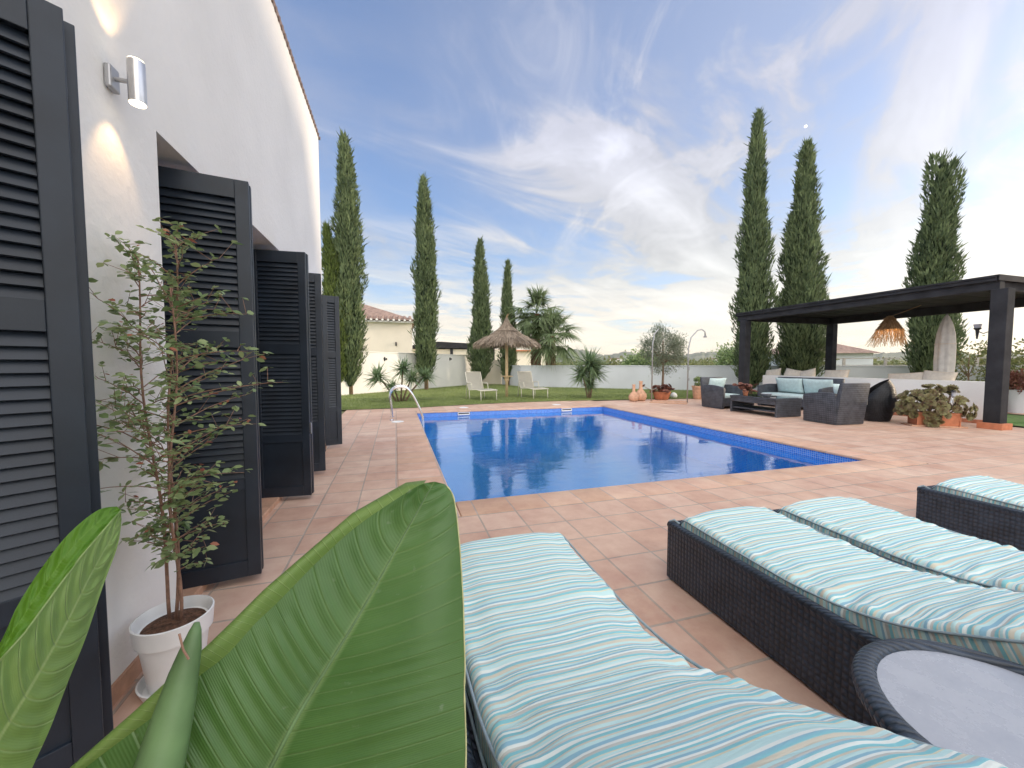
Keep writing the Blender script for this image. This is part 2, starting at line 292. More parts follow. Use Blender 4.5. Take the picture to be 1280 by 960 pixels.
    t = N.new('ShaderNodeBsdfTranslucent'); t.inputs['Color'].default_value = (cB[0]*2.2, cB[1]*2.2, cB[2]*0.8, 1)
    ms = N.new('ShaderNodeMixShader'); ms.inputs['Fac'].default_value = trans
    L.new(b.outputs[0], ms.inputs[1]); L.new(t.outputs[0], ms.inputs[2]); L.new(ms.outputs[0], out.inputs['Surface'])
    return m
M['stripes'] = stripes()
M['piping'] = mat('grey_blue_piping', (0.3, 0.38, 0.42), rough=0.8, var=0.1, vscale=40)
M['leaf_top'] = bigleaf('broad_leaf_upper_side', (0.052, 0.13, 0.03), (0.088, 0.185, 0.05), (0.24, 0.34, 0.13), 0.18, 0.36)
M['leaf_under'] = bigleaf('broad_leaf_pale_side', (0.15, 0.25, 0.07), (0.20, 0.31, 0.09), (0.42, 0.52, 0.22), 0.22, 0.45)
M['leaf_inside'] = bigleaf('broad_leaf_inner_side', (0.09, 0.22, 0.02), (0.12, 0.27, 0.03), (0.2, 0.36, 0.06), 0.4, 0.45)
M['leaf_edge'] = mat('yellow_leaf_margin', (0.5, 0.5, 0.25), rough=0.6, var=0.2, vscale=60)
M['spear'] = mat('rolled_leaf_green', (0.13, 0.22, 0.09), rough=0.5, var=0.25, vscale=14, bump=0.1, bscale=40)

def glass_top():
    m = bpy.data.materials.new('frosted_glass_top'); nt, N, L = nodes(m); b = N['Principled BSDF']
    b.inputs['Specular IOR Level'].default_value = 0.9
    tc = N.new('ShaderNodeTexCoord'); n = N.new('ShaderNodeTexNoise'); n.inputs['Scale'].default_value = 7; n.inputs['Detail'].default_value = 7; n.inputs['Roughness'].default_value = .7
    L.new(tc.outputs['Object'], n.inputs['Vector'])
    r = N.new('ShaderNodeValToRGB'); r.color_ramp.elements[0].position = .3; r.color_ramp.elements[1].position = .75
    r.color_ramp.elements[0].color = (.30, .32, .37, 1); r.color_ramp.elements[1].color = (.44, .46, .50, 1)
    L.new(n.outputs['Fac'], r.inputs['Fac']); L.new(r.outputs['Color'], b.inputs['Base Color'])
    q = N.new('ShaderNodeMath'); q.operation = 'MULTIPLY_ADD'; q.inputs[1].default_value = .5; q.inputs[2].default_value = .0; L.new(n.outputs['Fac'], q.inputs[0]); L.new(q.outputs[0], b.inputs['Roughness'])
    return m
M['glass_top'] = glass_top()
M['dark_glass'] = mat('dark_window_glass', (0.02, 0.025, 0.03), rough=0.05, spec=0.8, var=0.1)
def emit(name, col, st):
    m = bpy.data.materials.new(name); nt, N, L = nodes(m); b = N['Principled BSDF']
    b.inputs['Base Color'].default_value = (*col, 1); b.inputs['Emission Color'].default_value = (*col, 1); b.inputs['Emission Strength'].default_value = st
    return m
M['lamp_lit'] = emit('lit_lamp_lens', (1.0, 0.86, 0.62), 3.0)
M['bulb'] = emit('warm_bulb', (1.0, 0.7, 0.35), 6.0)
M['moon'] = emit('moonlit_rock', (0.9, 0.92, 1.0), 0.75)

# ------------------------------------------------------------ mesh helpers
def link(name, me, m=None, parent=None, loc=None, rot=None, smooth=False):
    o = bpy.data.objects.new(name, me); COL.objects.link(o)
    if m is not None:
        for mm in (m if isinstance(m, (list, tuple)) else [m]): me.materials.append(mm)
    if parent is not None: o.parent = parent
    if loc is not None: o.location = loc
    if rot is not None: o.rotation_euler = rot
    if smooth:
        me.polygons.foreach_set('use_smooth', [True]*len(me.polygons))
    return o
def tag(o, label=None, cat=None, group=None, kind=None):
    if label: o['label'] = label
    if cat: o['category'] = cat
    if group: o['group'] = group
    if kind: o['kind'] = kind
    return o
def empty(name, loc, rz=0.0, label=None, cat=None, group=None):
    o = bpy.data.objects.new(name, None); COL.objects.link(o); o.location = loc; o.rotation_euler = (0, 0, rz)
    o.empty_display_size = 0.1
    return tag(o, label, cat, group)
class MB:
    def __init__(s): s.bm = bmesh.new()
    def box(s, c, size, rot=None, bev=0.0):
        mtx = Matrix.Translation(Vector(c)) @ ((Euler(rot).to_matrix().to_4x4()) if rot else Matrix()) @ Matrix.Diagonal((size[0], size[1], size[2], 1))
        r = bmesh.ops.create_cube(s.bm, size=1, matrix=mtx)
        if bev > 0:
            es = set()
            for v in r['verts']:
                for e in v.link_edges: es.add(e)
            bmesh.ops.bevel(s.bm, geom=list(es), offset=bev, segments=2, affect='EDGES', profile=0.5)
        return s
    def tube(s, pts, rad, n=8, cap=True, closed=False):
        pts = [Vector(p) for p in pts]; k = len(pts)
        if not hasattr(rad, '__len__'): rad = [rad]*k
        rings = []; up = None
        for i, p in enumerate(pts):
            if closed: t = pts[(i+1) % k]-pts[i-1]
            else: t = (pts[min(i+1, k-1)]-pts[max(i-1, 0)])
            t.normalize()
            if up is None:
                up = Vector((0, 0, 1)) if abs(t.z) < 0.9 else Vector((1, 0, 0))
            a = t.cross(up)
            if a.length < 1e-4: a = t.cross(Vector((0, 1, 0)))
            a.normalize(); b = a.cross(t).normalized(); up = b
            rings.append([s.bm.verts.new(p + a*math.cos(2*math.pi*j/n)*rad[i] + b*math.sin(2*math.pi*j/n)*rad[i]) for j in range(n)])
        for i in range(k-1 + (1 if closed else 0)):
            r0 = rings[i]; r1 = rings[(i+1) % k]
            for j in range(n):
                s.bm.faces.new((r0[j], r0[(j+1) % n], r1[(j+1) % n], r1[j]))
        if cap and not closed:
            s.bm.faces.new(rings[0][::-1]); s.bm.faces.new(rings[-1])
        return s
    def lathe(s, prof, n=24, c=(0, 0, 0), sx=1, sy=1):
        rings = []
        for r, z in prof:
            rings.append([s.bm.verts.new((c[0]+r*sx*math.cos(2*math.pi*j/n), c[1]+r*sy*math.sin(2*math.pi*j/n), c[2]+z)) for j in range(n)])
        for i in range(len(rings)-1):
            for j in range(n):
                s.bm.faces.new((rings[i][j], rings[i][(j+1) % n], rings[i+1][(j+1) % n], rings[i+1][j]))
        if prof[0][0] > 1e-4: s.bm.faces.new(rings[0][::-1])
        if prof[-1][0] > 1e-4: s.bm.faces.new(rings[-1])
        return s
    def prism(s, poly, axis, a, b, bev=0.0):
        """poly in the two other axes, extruded along axis from a to b"""
        def P(u, v, w):
            return {'x': (w, u, v), 'y': (u, w, v), 'z': (u, v, w)}[axis]
        A = [s.bm.verts.new(P(u, v, a)) for u, v in poly]; B = [s.bm.verts.new(P(u, v, b)) for u, v in poly]
        n = len(poly); f = [s.bm.faces.new(A[::-1]), s.bm.faces.new(B)]
        for i in range(n): f.append(s.bm.faces.new((A[i], A[(i+1) % n], B[(i+1) % n], B[i])))
        bmesh.ops.recalc_face_normals(s.bm, faces=f)
        if bev > 0:
            es = set(e for q in f for e in q.edges if len(e.link_faces) == 2 and e.calc_face_angle(0) > 0.5)
            bmesh.ops.bevel(s.bm, geom=list(es), offset=bev, segments=2, affect='EDGES', profile=0.5)
        return s
    def build(s, name, m, parent=None, loc=None, rot=None, smooth=False, auto=None):
        bmesh.ops.recalc_face_normals(s.bm, faces=s.bm.faces[:])
        me = bpy.data.meshes.new(name); s.bm.to_mesh(me); s.bm.free()
        if auto is not None:
            me.polygons.foreach_set('use_smooth', [True]*len(me.polygons))
            me.set_sharp_from_angle(angle=R_(auto))
        return link(name, me, m, parent, loc, rot, smooth)
def npmesh(name, V, F, m, parent=None, rnd=None, smooth=False, loc=None):
    """V (n,3), F (k,4) or (k,3) arrays"""
    me = bpy.data.meshes.new(name)
    V = np.asarray(V, dtype=np.float32); F = np.asarray(F, dtype=np.int32); k = F.shape[1]
    me.vertices.add(len(V)); me.vertices.foreach_set('co', V.ravel())
    me.loops.add(F.size); me.loops.foreach_set('vertex_index', F.ravel())
    me.polygons.add(len(F)); me.polygons.foreach_set('loop_start', np.arange(0, F.size, k, dtype=np.int32))
    me.polygons.foreach_set('loop_total', np.full(len(F), k, dtype=np.int32))
    me.update(calc_edges=True)
    if rnd is not None:
        a = me.attributes.new('rnd', 'FLOAT', 'POINT'); a.data.foreach_set('value', np.asarray(rnd, dtype=np.float32))
    if smooth: me.polygons.foreach_set('use_smooth', np.ones(len(F), dtype=bool))
    return link(name, me, m, parent, loc)
def unit(a): return a/np.maximum(np.linalg.norm(a, axis=1, keepdims=True), 1e-6)
def blades(name, base, d, length, width, droop, m, parent=None, segs=1, shape='leaf', loc=None, twist=True, nrm=None):
    """many leaves: strips of segs quads pairs; droop bends the tip downwards"""
    n = len(base); base = np.asarray(base, float); d = unit(np.asarray(d, float))
    length = np.broadcast_to(length, n)[:, None]; width = np.broadcast_to(width, n)[:, None]; droop = np.broadcast_to(droop, n)[:, None]
    if nrm is None: r = rng.normal(size=(n, 3)) if twist else np.tile([0, 0, 1.0], (n, 1))
    else: r = np.asarray(nrm, float)
    side = unit(np.cross(d, r))
    K = segs+1; rows = []
    for i in range(K+0):
        t = i/segs
        p = base + d*length*t + np.array([0, 0, -1.0])*droop*length*t*t
        if shape == 'leaf': w = math.sin(math.pi*min(max(t, 0.0), 1.0))**0.7 if segs > 1 else 1
        elif shape == 'blade': w = (1-t)**0.6*(0.7+0.3*min(1, t*5)) if t < 1 else 0.02
        else: w = 1
        if segs == 1: w = [0.55, 0.35][i] if shape != 'rhomb' else 1
        rows.append((p - side*width*w*0.5, p + side*width*w*0.5))
    if segs == 1 and shape == 'rhomb':
        p0 = base; p1 = base + d*length + np.array([0, 0, -1.0])*droop*length; mid = base + d*length*0.45
        V = np.stack([p0, mid+side*width*0.5, p1, mid-side*width*0.5], 1).reshape(-1, 3)
        F = np.arange(n*4).reshape(n, 4); rn = np.repeat(rng.random(n), 4)
        return npmesh(name, V, F, m, parent, rn, loc=loc)
    V = np.stack([q for rw in rows for q in rw], 1)   # n, 2K, 3
    per = 2*K; idx = np.arange(n)[:, None]*per; F = []
    for i in range(segs): F.append(idx + np.array([[2*i, 2*i+1, 2*i+3, 2*i+2]]))
    F = np.stack(F, 1).reshape(-1, 4); rn = np.repeat(rng.random(n), per)
    return npmesh(name, V.reshape(-1, 3), F, m, parent, rn, loc=loc)

# ------------------------------------------------------------ ground, paving, pool
PX0, PX1, PY0, PY1 = 0.48, 5.91, 3.45, 10.28
def sheet(name, rects, z, m, zt=None):
    mb = MB()
    for x0, x1, y0, y1 in rects:
        v = [mb.bm.verts.new(p) for p in ((x0, y0, z), (x1, y0, z), (x1, y1, z), (x0, y1, z))]; mb.bm.faces.new(v)
    return mb.build(name, m)
M['ground'] = mat('dry_field', (0.2, 0.17, 0.09), rough=0.95, var=0.35, vscale=0.02, vdet=8, var2=(0.1, 0.12, 0.05))
B_ = 4000
tag(sheet('ground', [(-B_, PX0, -B_, B_), (PX1, B_, -B_, B_), (PX0, PX1, PY1, B_), (PX0, PX1, -B_, PY0)], -0.03, M['ground']), kind='structure')
CW = 0.34
cl = 0.48
tag(sheet('deck', [(-1.3, PX0-cl, -5, 11.7), (PX0-cl, PX1+cl, -5, PY0-CW), (PX1+cl, 11.73, -5, 11.7), (11.73, 22, -5, 4.18), (11.73, 15.4, 9.95, 11.0)], 0.0, M['deck']), kind='structure')
# lawn
lawn_pts = [(-9, 11.3), (0.5, 11.32), (2.2, 11.72), (3.6, 11.95), (5.3, 12.0), (8.0, 11.75), (10.4, 11.45), (15.4, 11.0), (15.4, 4.18), (40, 4.18), (40, 40), (-9, 40)]
M['lawn'] = mat('lawn_turf', (0.2, 0.23, 0.09), rough=0.95, var=0.3, vscale=1.6, vdet=8, bump=0.6, bscale=120, var2=(0.14, 0.18, 0.06))
# deck beyond the pool, up to the lawn edge (polygon)
mb = MB(); vs = [mb.bm.verts.new((x, y, 0.0)) for x, y in [(PX0-cl, PY1+CW), (PX1+cl, PY1+CW), (PX1+cl, 12.1), (PX0-cl, 12.1)]]; mb.bm.faces.new(vs)
tag(mb.build('deck', M['deck']), kind='structure')
mb = MB(); vs = [mb.bm.verts.new((x, y, 0.012)) for x, y in lawn_pts]; mb.bm.faces.new(vs)
tag(mb.build('lawn_ground', M['lawn']), kind='structure')
M['turf'] = mat('green_turf', (0.08, 0.17, 0.04), rough=0.95, var=0.25, vscale=12, bump=0.6, bscale=150)
tag(sheet('lawn_ground', [(12.02, 14.6, 4.18, 9.95)], 0.0, M['turf']), kind='structure')
tag(sheet('garden_path', [(14.6, 15.4, 4.18, 9.95), (15.4, 16.4, 4.3, 9.0)], 0.018, M['deck']), kind='structure')
# coping: rounded nose boards round the pool
def coping(x0, x1, y0, y1, nose, m):
    mb = MB(); mb.box(((x0+x1)/2, (y0+y1)/2, -0.014), (x1-x0, y1-y0, 0.036), bev=0.012)
    return tag(mb.build('pool_coping', m, auto=40), kind='structure')
coping(PX0-cl, PX0+0.015, PY0-CW+0.01, PY1+CW-0.01, 'x', M['coping_side'])
coping(PX1-0.015, PX1+cl, PY0-CW+0.01, PY1+CW-0.01, 'x', M['coping_side'])
coping(PX0+0.018, PX1-0.018, PY0-CW, PY0+0.015, 'y', M['coping'])
coping(PX0+0.018, PX1-0.018, PY1-0.015, PY1+CW, 'y', M['coping'])
def quad(name, pts, m, parent=None):
    mb = MB(); mb.bm.faces.new([mb.bm.verts.new(p) for p in pts]); return mb.build(name, m, parent)
D = -0.72
pool = empty('swimming_pool', (0, 0, 0), 0, 'rectangular blue mosaic swimming pool with terracotta edge', 'pool')
WL = -0.16
for ma, mb_, p, q in (('mosaic_x', 'mosaic_wx', (PX0, PY0), (PX0, PY1)), ('mosaic_x', 'mosaic_wx', (PX1, PY0), (PX1, PY1)), ('mosaic_y', 'mosaic_wy', (PX0, PY0), (PX1, PY0)), ('mosaic_y', 'mosaic_wy', (PX0, PY1), (PX1, PY1))):
    quad('pool_wall', [(*p, D), (*q, D), (*q, WL), (*p, WL)], M[mb_], pool)
    quad('tile_band', [(*p, WL), (*q, WL), (*q, -0.03), (*p, -0.03)], M[ma], pool)
quad('pool_floor', [(PX0, PY0, D), (PX1, PY0, D), (PX1, PY1, D), (PX0, PY1, D)], M['mosaic_z'], pool)
for sx in (1.72, 4.72):
    sk = MB(); sk.box((sx, PY1-0.02, -0.1), (0.32, 0.035, 0.03)).box((sx, PY1-0.02, -0.045), (0.32, 0.035, 0.012)).box((sx-0.15, PY1-0.02, -0.072), (0.02, 0.035, 0.05)).box((sx+0.15, PY1-0.02, -0.072), (0.02, 0.035, 0.05))
    s_ = sk.build('skimmer_frame', M['white_plastic'], pool)
    MB().box((sx, PY1-0.012, -0.075), (0.28, 0.02, 0.05)).build('skimmer_shade_block', M['black'], s_)  # black block put in for the shade inside the skimmer mouth
sheet_w = quad('pool_water', [(PX0, PY0, -0.135), (PX1, PY0, -0.135), (PX1, PY1, -0.135), (PX0, PY1, -0.135)], M['water'])
if sheet_w.data.polygons[0].normal.z < 0: sheet_w.data.flip_normals()
tag(sheet_w, kind='structure')
for i, (x, y, lab) in enumerate([(1.85, 11.0, 'white round skimmer lid in paving beyond the pool, nearer the ladder'), (4.72, 11.0, 'white round skimmer lid in paving beyond the pool, nearer the palms'), (0.02, 8.7, 'white lid in paving beside the pool ladder')]):
    c = MB(); c.lathe([(0.0, 0.0), (0.13, 0.0), (0.13, 0.008), (0.11, 0.012), (0, 0.012)], 28, (x, y, 0.0))
    tag(c.build('skimmer_lid', M['white_plastic']), lab, 'lid', 'white lids set in the paving')
# ladder
lad = empty('pool_ladder', (0.3, 9.3, 0), 0, 'stainless steel pool ladder with two curved handrails', 'ladder')
for dy in (-0.3, 0.28):
    pts = []
    yb = 9.25+dy
    P0 = [(-0.12, 0.0), (-0.13, 0.30), (-0.16, 0.5), (-0.13, 0.64), (-0.03, 0.72), (0.1, 0.74), (0.22, 0.70), (0.34, 0.55), (0.45, 0.32), (0.53, 0.12), (0.56, -0.05), (0.56, -0.66)]
    cur = []
    for i in range(len(P0)-1):
        for k in range(4):
            t = k/4; a = P0[max(i-1, 0)]; b = P0[i]; c = P0[i+1]; d = P0[min(i+2, len(P0)-1)]
            f = lambda q: 0.5*((2*b[q])+(-a[q]+c[q])*t+(2*a[q]-5*b[q]+4*c[q]-d[q])*t*t+(-a[q]+3*b[q]-3*c[q]+d[q])*t**3)
            cur.append((f(0)+0.02, yb, f(1)-0.3*0 if True else 0))
    cur.append((0.58, yb, -0.68))
    MB().tube([(p[0]-9.3*0-0.3+0.0, p[1]-9.3, p[2]) for p in cur], 0.022, 10).build('handrail', M['chrome'], lad, smooth=True)
    MB().lathe([(0.05, 0), (0.05, 0.008), (0.03, 0.02), (0.0, 0.02)], 16, (-0.4, yb-9.3, 0)).build('anchor_flange', M['chrome'], lad)
for z in (-0.22, -0.44, -0.64):
    MB().box((0.28, -0.01, z), (0.07, 0.56, 0.03)).build('step', M['chrome'], lad)

# grass blades (one stuff object), dense at the lawn edge
def inpoly(x, y, poly):
    c = np.zeros(len(x), bool); n = len(poly)
    for i in range(n):
        x0, y0 = poly[i]; x1, y1 = poly[i-1]
        cond = ((y0 > y) != (y1 > y)) & (x < (x1-x0)*(y-y0)/((y1-y0) if y1 != y0 else 1e-9)+x0)
        c ^= cond
    return c
gx = rng.uniform(-3, 17, 190000); gy = 11.25+rng.random(190000)**1.6*12
ok = inpoly(gx, gy, lawn_pts) & (gy < 12.8+gx*0+8 + gx)
gx = gx[ok]; gy = gy[ok]; n = len(gx)
d = np.stack([rng.normal(0, .35, n), rng.normal(0, .35, n), np.ones(n)], 1)
g = blades('grass', np.stack([gx, gy, np.full(n, 0.01)], 1), d, rng.uniform(.025, .06, n), rng.uniform(.006, .012, n), 0, M['grass_blade'])
tag(g, kind='stuff')

# ------------------------------------------------------------ house with shutters
HW = -1.02; HY1 = 6.3; ZT = 4.5
house = empty('white_house', (-1.02, 3, 0), 0, 'white rendered house wall close at the left with tall shuttered doorways', 'house')
def hobj(mb, name, m, **k):
    o = mb.build(name, m, None, **k); o.parent = house; o.matrix_parent_inverse = Matrix.Translation((1.02, -3, 0)); return o
OPEN = [(-1.0, 1.40), (2.19, 4.12), (4.5, 6.12)]
ZL = 2.30
mb = MB(); ys = [-3.0]
for a, b in OPEN: ys += [a, b]
ys.append(HY1)
for i in range(0, len(ys), 2): mb.box((HW-0.15, (ys[i]+ys[i+1])/2, (ZL+0)/2), (0.30, ys[i+1]-ys[i], ZL))
mb.box((HW-0.15, (-3+HY1)/2, (ZL+ZT)/2), (0.30, HY1+3, ZT-ZL))
bmesh.ops.remove_doubles(mb.bm, verts=mb.bm.verts[:], dist=0.0005)
hobj(mb, 'wall', M['wall_white'])
hobj(MB().box((HW-3.3, HY1-0.15, ZT/2), (6.0, 0.298, ZT-0.004)), 'wall', M['wall_white'])
hobj(MB().box((HW-3.0, -3.2, ZT/2), (6.6, 0.3, ZT-0.004)), 'wall', M['wall_white'])
# terracotta threshold and plinth
for a, b in OPEN:
    hobj(MB().box((HW-0.16, (a+b)/2, 0.02), (0.30, b-a-0.004, 0.045), bev=0.006), 'door_sill', M['terracotta_pale'])
    dr = hobj(MB().box((HW-0.27, (a+b)/2, ZL/2+0.02), (0.04, b-a-0.01, ZL-0.05)), 'glass_door', M['dark_glass'])
    fr = MB()
    for yy in (a+0.04, (a+b)/2, b-0.04): fr.box((HW-0.245, yy, ZL/2+0.02), (0.06, 0.07, ZL-0.06))
    fr.box((HW-0.245, (a+b)/2, ZL-0.05), (0.062, b-a-0.02, 0.07)); fr.box((HW-0.245, (a+b)/2, 0.09), (0.062, b-a-0.02, 0.09))
    hobj(fr, 'door_frame', M['shutter'])
# skirting tile at foot of wall
for a, b in ((1.40, 2.19), (4.12, 4.5), (6.12, HY1)):
    hobj(MB().box((HW+0.005, (a+b)/2, 0.035), (0.012, b-a-0.002, 0.07)), 'skirting_tile', M['terracotta_pale'])
# roof: tiled eaves edge
rf = MB(); nt_ = 92
for i in range(nt_):
    y = -3+ (HY1+3.05)*i/nt_
    rf.tube([(HW+0.018, y+0.1, ZT+0.012), (HW-0.6, y+0.1, ZT+0.1)], 0.024, 8)
rf.box((HW-3.0, (HY1-3)/2, ZT+0.05), (6.0, HY1+3.0, 0.08))
hobj(rf, 'roof', M['eaves'], auto=40)

def shutter_panel(w, flip=False, H=2.21, th=0.04):
    """frame centred on origin: x 0..w, z 0..H, faces -y"""
    mb = MB(); st = 0.065
    zs = [(0, 0.09), (0.50, 0.57), (1.30, 1.39), (H-0.10, H)]
    mb.box((st/2, 0, H/2), (st, th, H), bev=0.003).box((w-st/2, 0, H/2), (st, th, H), bev=0.003)
    for a, b in zs: mb.box((w/2, 0, (a+b)/2), (w-2*st, th-0.004, b-a), bev=0.002)
    mb.box((w/2, 0.0, 0.295), (w-2*st, 0.014, 0.41))
    for a, b in ((0.57, 1.30), (1.39, H-0.10)):
        n = int(round((b-a)/0.037)); p = (b-a)/n
        for i in range(n):
            mb.box((w/2, 0, a+p*(i+0.5)), (w-2*st, 0.054, 0.007), rot=(R_(64), 0, 0))
    return mb
def shutter(hx, hy, ox, oy, label, second=0, latch=False, zb=0.04):
    """hinge point (hx,hy) to outer point (ox,oy)"""
    w = math.hypot(ox-hx, oy-hy); a = math.atan2(oy-hy, ox-hx)
    root = empty('louvred_shutter', (hx, hy, zb), a, label, 'shutter', 'dark louvred door shutters along the house wall')
    shutter_panel(w).build('panel', M['shutter'], root)
    if second:
        shutter_panel(w-0.015).build('panel', M['shutter'], root, loc=(0.018 if second == 1 else 0.042, 0.056, 0))
    for z in (0.25, 1.1, 1.95):
        MB().tube([(w-0.004, 0.028, z-0.04), (w-0.004, 0.028, z+0.04)], 0.009, 8).build('hinge', M['black'], root)
    if latch:
        MB().box((w+0.006, 0.0, 0.62), (0.014, 0.02, 0.10), bev=0.003).build('latch', M['steel'], root)
    return root
shutter(-1.24, 1.22, -0.895, 1.475, 'dark louvred shutter nearest the camera, cut off by the left edge', 2)
shutter(-1.22, 2.44, -0.765, 2.525, 'dark louvred shutter standing behind the potted shrub', 1)
shutter(-1.22, 3.96, -0.765, 3.93, 'dark louvred shutter second beyond the potted shrub, with a pale latch', 1, True)
shutter(-1.20, 4.76, -0.785, 4.80, 'dark louvred shutter with its outer edge overlapping the last and farthest shutter', 0)
shutter(-1.02, 6.25, -0.80, 6.33, 'narrowest and farthest dark louvred shutter at the house corner', 0)

# wall lamp with up and down light
wl = empty('wall_lamp', (HW, 1.885, 2.322), 0, 'brushed steel up and down wall lamp, switched on, on the near house wall', 'lamp')
MB().box((0.012, 0, 0), (0.022, 0.055, 0.085), bev=0.006).build('back_plate', M['alu_grey'], wl)
MB().tube([(0.02, 0, 0.0), (0.062, 0, 0.0)], 0.008, 10).build('bracket_arm', M['alu_grey'], wl)
MB().lathe([(0.023, -0.075), (0.026, -0.077), (0.027, -0.07), (0.027, 0.07), (0.026, 0.077), (0.023, 0.075)], 32, (0.088, 0, 0)).build('lamp_body', M['steel'], wl, auto=40)
for s in (-1, 1):
    MB().lathe([(0.0, -0.004), (0.0245, -0.004), (0.0245, 0.004), (0, 0.004)], 24, (0.088, 0, s*0.0765)).build('lens', M['lamp_lit'], wl)
    sd = bpy.data.lights.new('wall_lamp_beam', 'SPOT'); sd.energy = 2.4; sd.color = (1.0, 0.62, 0.28); sd.spot_size = R_(66); sd.spot_blend = 0.6; sd.shadow_soft_size = 0.02
    so = bpy.data.objects.new('lamp_beam', sd); COL.objects.link(so); so.parent = wl; so.location = (0.088, 0, s*0.092)
    so.rotation_euler = (0, R_(16), 0) if s < 0 else (math.pi, R_(-16), 0)

# ------------------------------------------------------------ sun loungers
PROF = [(1.80, .285), (1.5, .272), (1.15, .262), (0.98, .275), (0.85, .30), (0.75, .33), (0.66, .372), (0.5, .455), (0.3, .565), (0.1, .675), (-0.15, .80)]
def prof(y):
    P = PROF[::-1]
    ys = [p[0] for p in P]; zs = [p[1] for p in P]
    return float(np.interp(y, ys, zs))
_py = np.linspace(1.80, -0.15, 220); _pz = np.array([prof(y) for y in _py])
k_ = np.hanning(25); k_ /= k_.sum(); _pz = np.convolve(np.pad(_pz, 12, mode='edge'), k_, mode='valid')
def mattress(w, seed, T=0.115):
    r = np.random.default_rng(seed)
    n = len(_py); seg = np.sqrt(np.diff(_py)**2+np.diff(_pz)**2); s = np.concatenate([[0], np.cumsum(seg)])
    ty = np.gradient(_py, s); tz = np.gradient(_pz, s); ny, nz = -tz*-1, None
    # normal up: rotate tangent (dy,dz) -> for tangent towards -y, normal = (tz,-ty)
    ny = tz; nz = -ty
    # section: rounded rectangle with crowned top; u from 0..1 around
    sec = []
    m_ = 16
    def corner(cx, cz, rad, a0, a1, k=6):
        return [(cx+rad*math.cos(a), cz+rad*math.sin(a)) for a in np.linspace(a0, a1, k)]
    rad = 0.036
    pts = []
    pts += corner(w/2-rad, T-rad, rad, 0, math.pi/2)
    pts += [(x, T) for x in np.linspace(w/2-rad, -w/2+rad, 26)[1:-1]]
    pts += corner(-w/2+rad, T-rad, rad, math.pi/2, math.pi)
    pts += [(-w/2, z) for z in (T*0.5, T*0.42)]
    pts += corner(-w/2+0.015, 0.015, 0.015, math.pi, 1.5*math.pi, 4)
    pts += [(x, 0) for x in np.linspace(-w/2+0.02, w/2-0.02, 8)]
    pts += corner(w/2-0.015, 0.015, 0.015, -math.pi/2, 0, 4)
    pts += [(w/2, z) for z in (T*0.42, T*0.5)]
    pts = np.array(pts); K = len(pts)
    ramp = np.clip(np.minimum(np.arange(n), np.arange(n)[::-1])/4.0, 0, 1); ramp = np.sin(ramp*math.pi/2)
    # gathers along both edges
    ph = r.uniform(0, 6, 8)
    V = np.zeros((n, K, 3)); UV = np.zeros((n, K, 2))
    per = np.concatenate([[0], np.cumsum(np.linalg.norm(np.diff(pts, axis=0), axis=1))])
    for j, (x, z) in enumerate(pts):
        ed = abs(x)/(w/2)
        crown = 0.016*(1-ed**2.4) if z > T*0.8 else 0
        topness = max(0, min(1, (z/T-0.3)/0.5))
        nv = np.array([noise.noise(Vector((x*3.2+seed*7, s_*19+0.9*math.sin(x*5), z*5))) for s_ in s])
        nv2 = np.array([noise.noise(Vector((x*1.6+seed*3, s_*46+1.4*math.sin(x*4+seed), z*3+5))) for s_ in s])
        edgew = (0.35+1.1*ed**3)*topness
        bend = np.exp(-((s-0.95)/0.45)**2)      # more folds where the cushion bends
        wr = (nv*0.010*(0.6+0.9*bend) + nv2*0.006*(0.5+bend))*edgew*ramp
        sag = -0.010*math.exp(-((ed-0.82)/0.16)**2)*topness
        hh = (z/T)*T*(0.55+0.45*ramp) + crown*ramp + wr + sag
        bow = 0.004*np.sin(s*9+ph[0])+0.003*np.sin(s*23+ph[1])
        V[:, j, 0] = x*(1-0.02*(1-ramp)) + np.sign(x)*bow*(ed > .9)
        V[:, j, 1] = _py + ny*hh; V[:, j, 2] = _pz + nz*hh
        lag = 0.012*noise.noise(Vector((x*4, seed, 0)))
        UV[:, j, 0] = s + lag + seed*0.05 + 0.022*(x/(w/2))**2; UV[:, j, 1] = per[j]
    Vf = V.reshape(-1, 3); F = []
    for i in range(n-1):
        a = i*K; b = (i+1)*K
        for j in range(K): F.append((a+j, a+(j+1) % K, b+(j+1) % K, b+j))
    F = np.array(F); me = bpy.data.meshes.new('mattress')
    me.from_pydata([tuple(v) for v in Vf], [], [tuple(f) for f in F] + [tuple(range(K))[::-1], tuple(range((n-1)*K, n*K))])
    uvl = me.uv_layers.new(name='UVMap'); li = np.zeros(len(me.loops), dtype=np.int32); me.loops.foreach_get('vertex_index', li)
    uvl.data.foreach_set('uv', UV.reshape(-1, 2)[li].astype(np.float32).ravel())
    me.polygons.foreach_set('use_smooth', [True]*(len(F))+[False, False])
    me.update()
    # piping ropes along the two lower/upper side seams
    edges = []
    for sx in (-1, 1):
        for zz in (T*0.80, 0.012):
            edges.append([(sx*(w/2+0.003), _py[i]+ny[i]*zz*(0.55+0.45*ramp[i]), _pz[i]+nz[i]*zz*(0.55+0.45*ramp[i])) for i in range(0, n, 3)])
    return me, edges
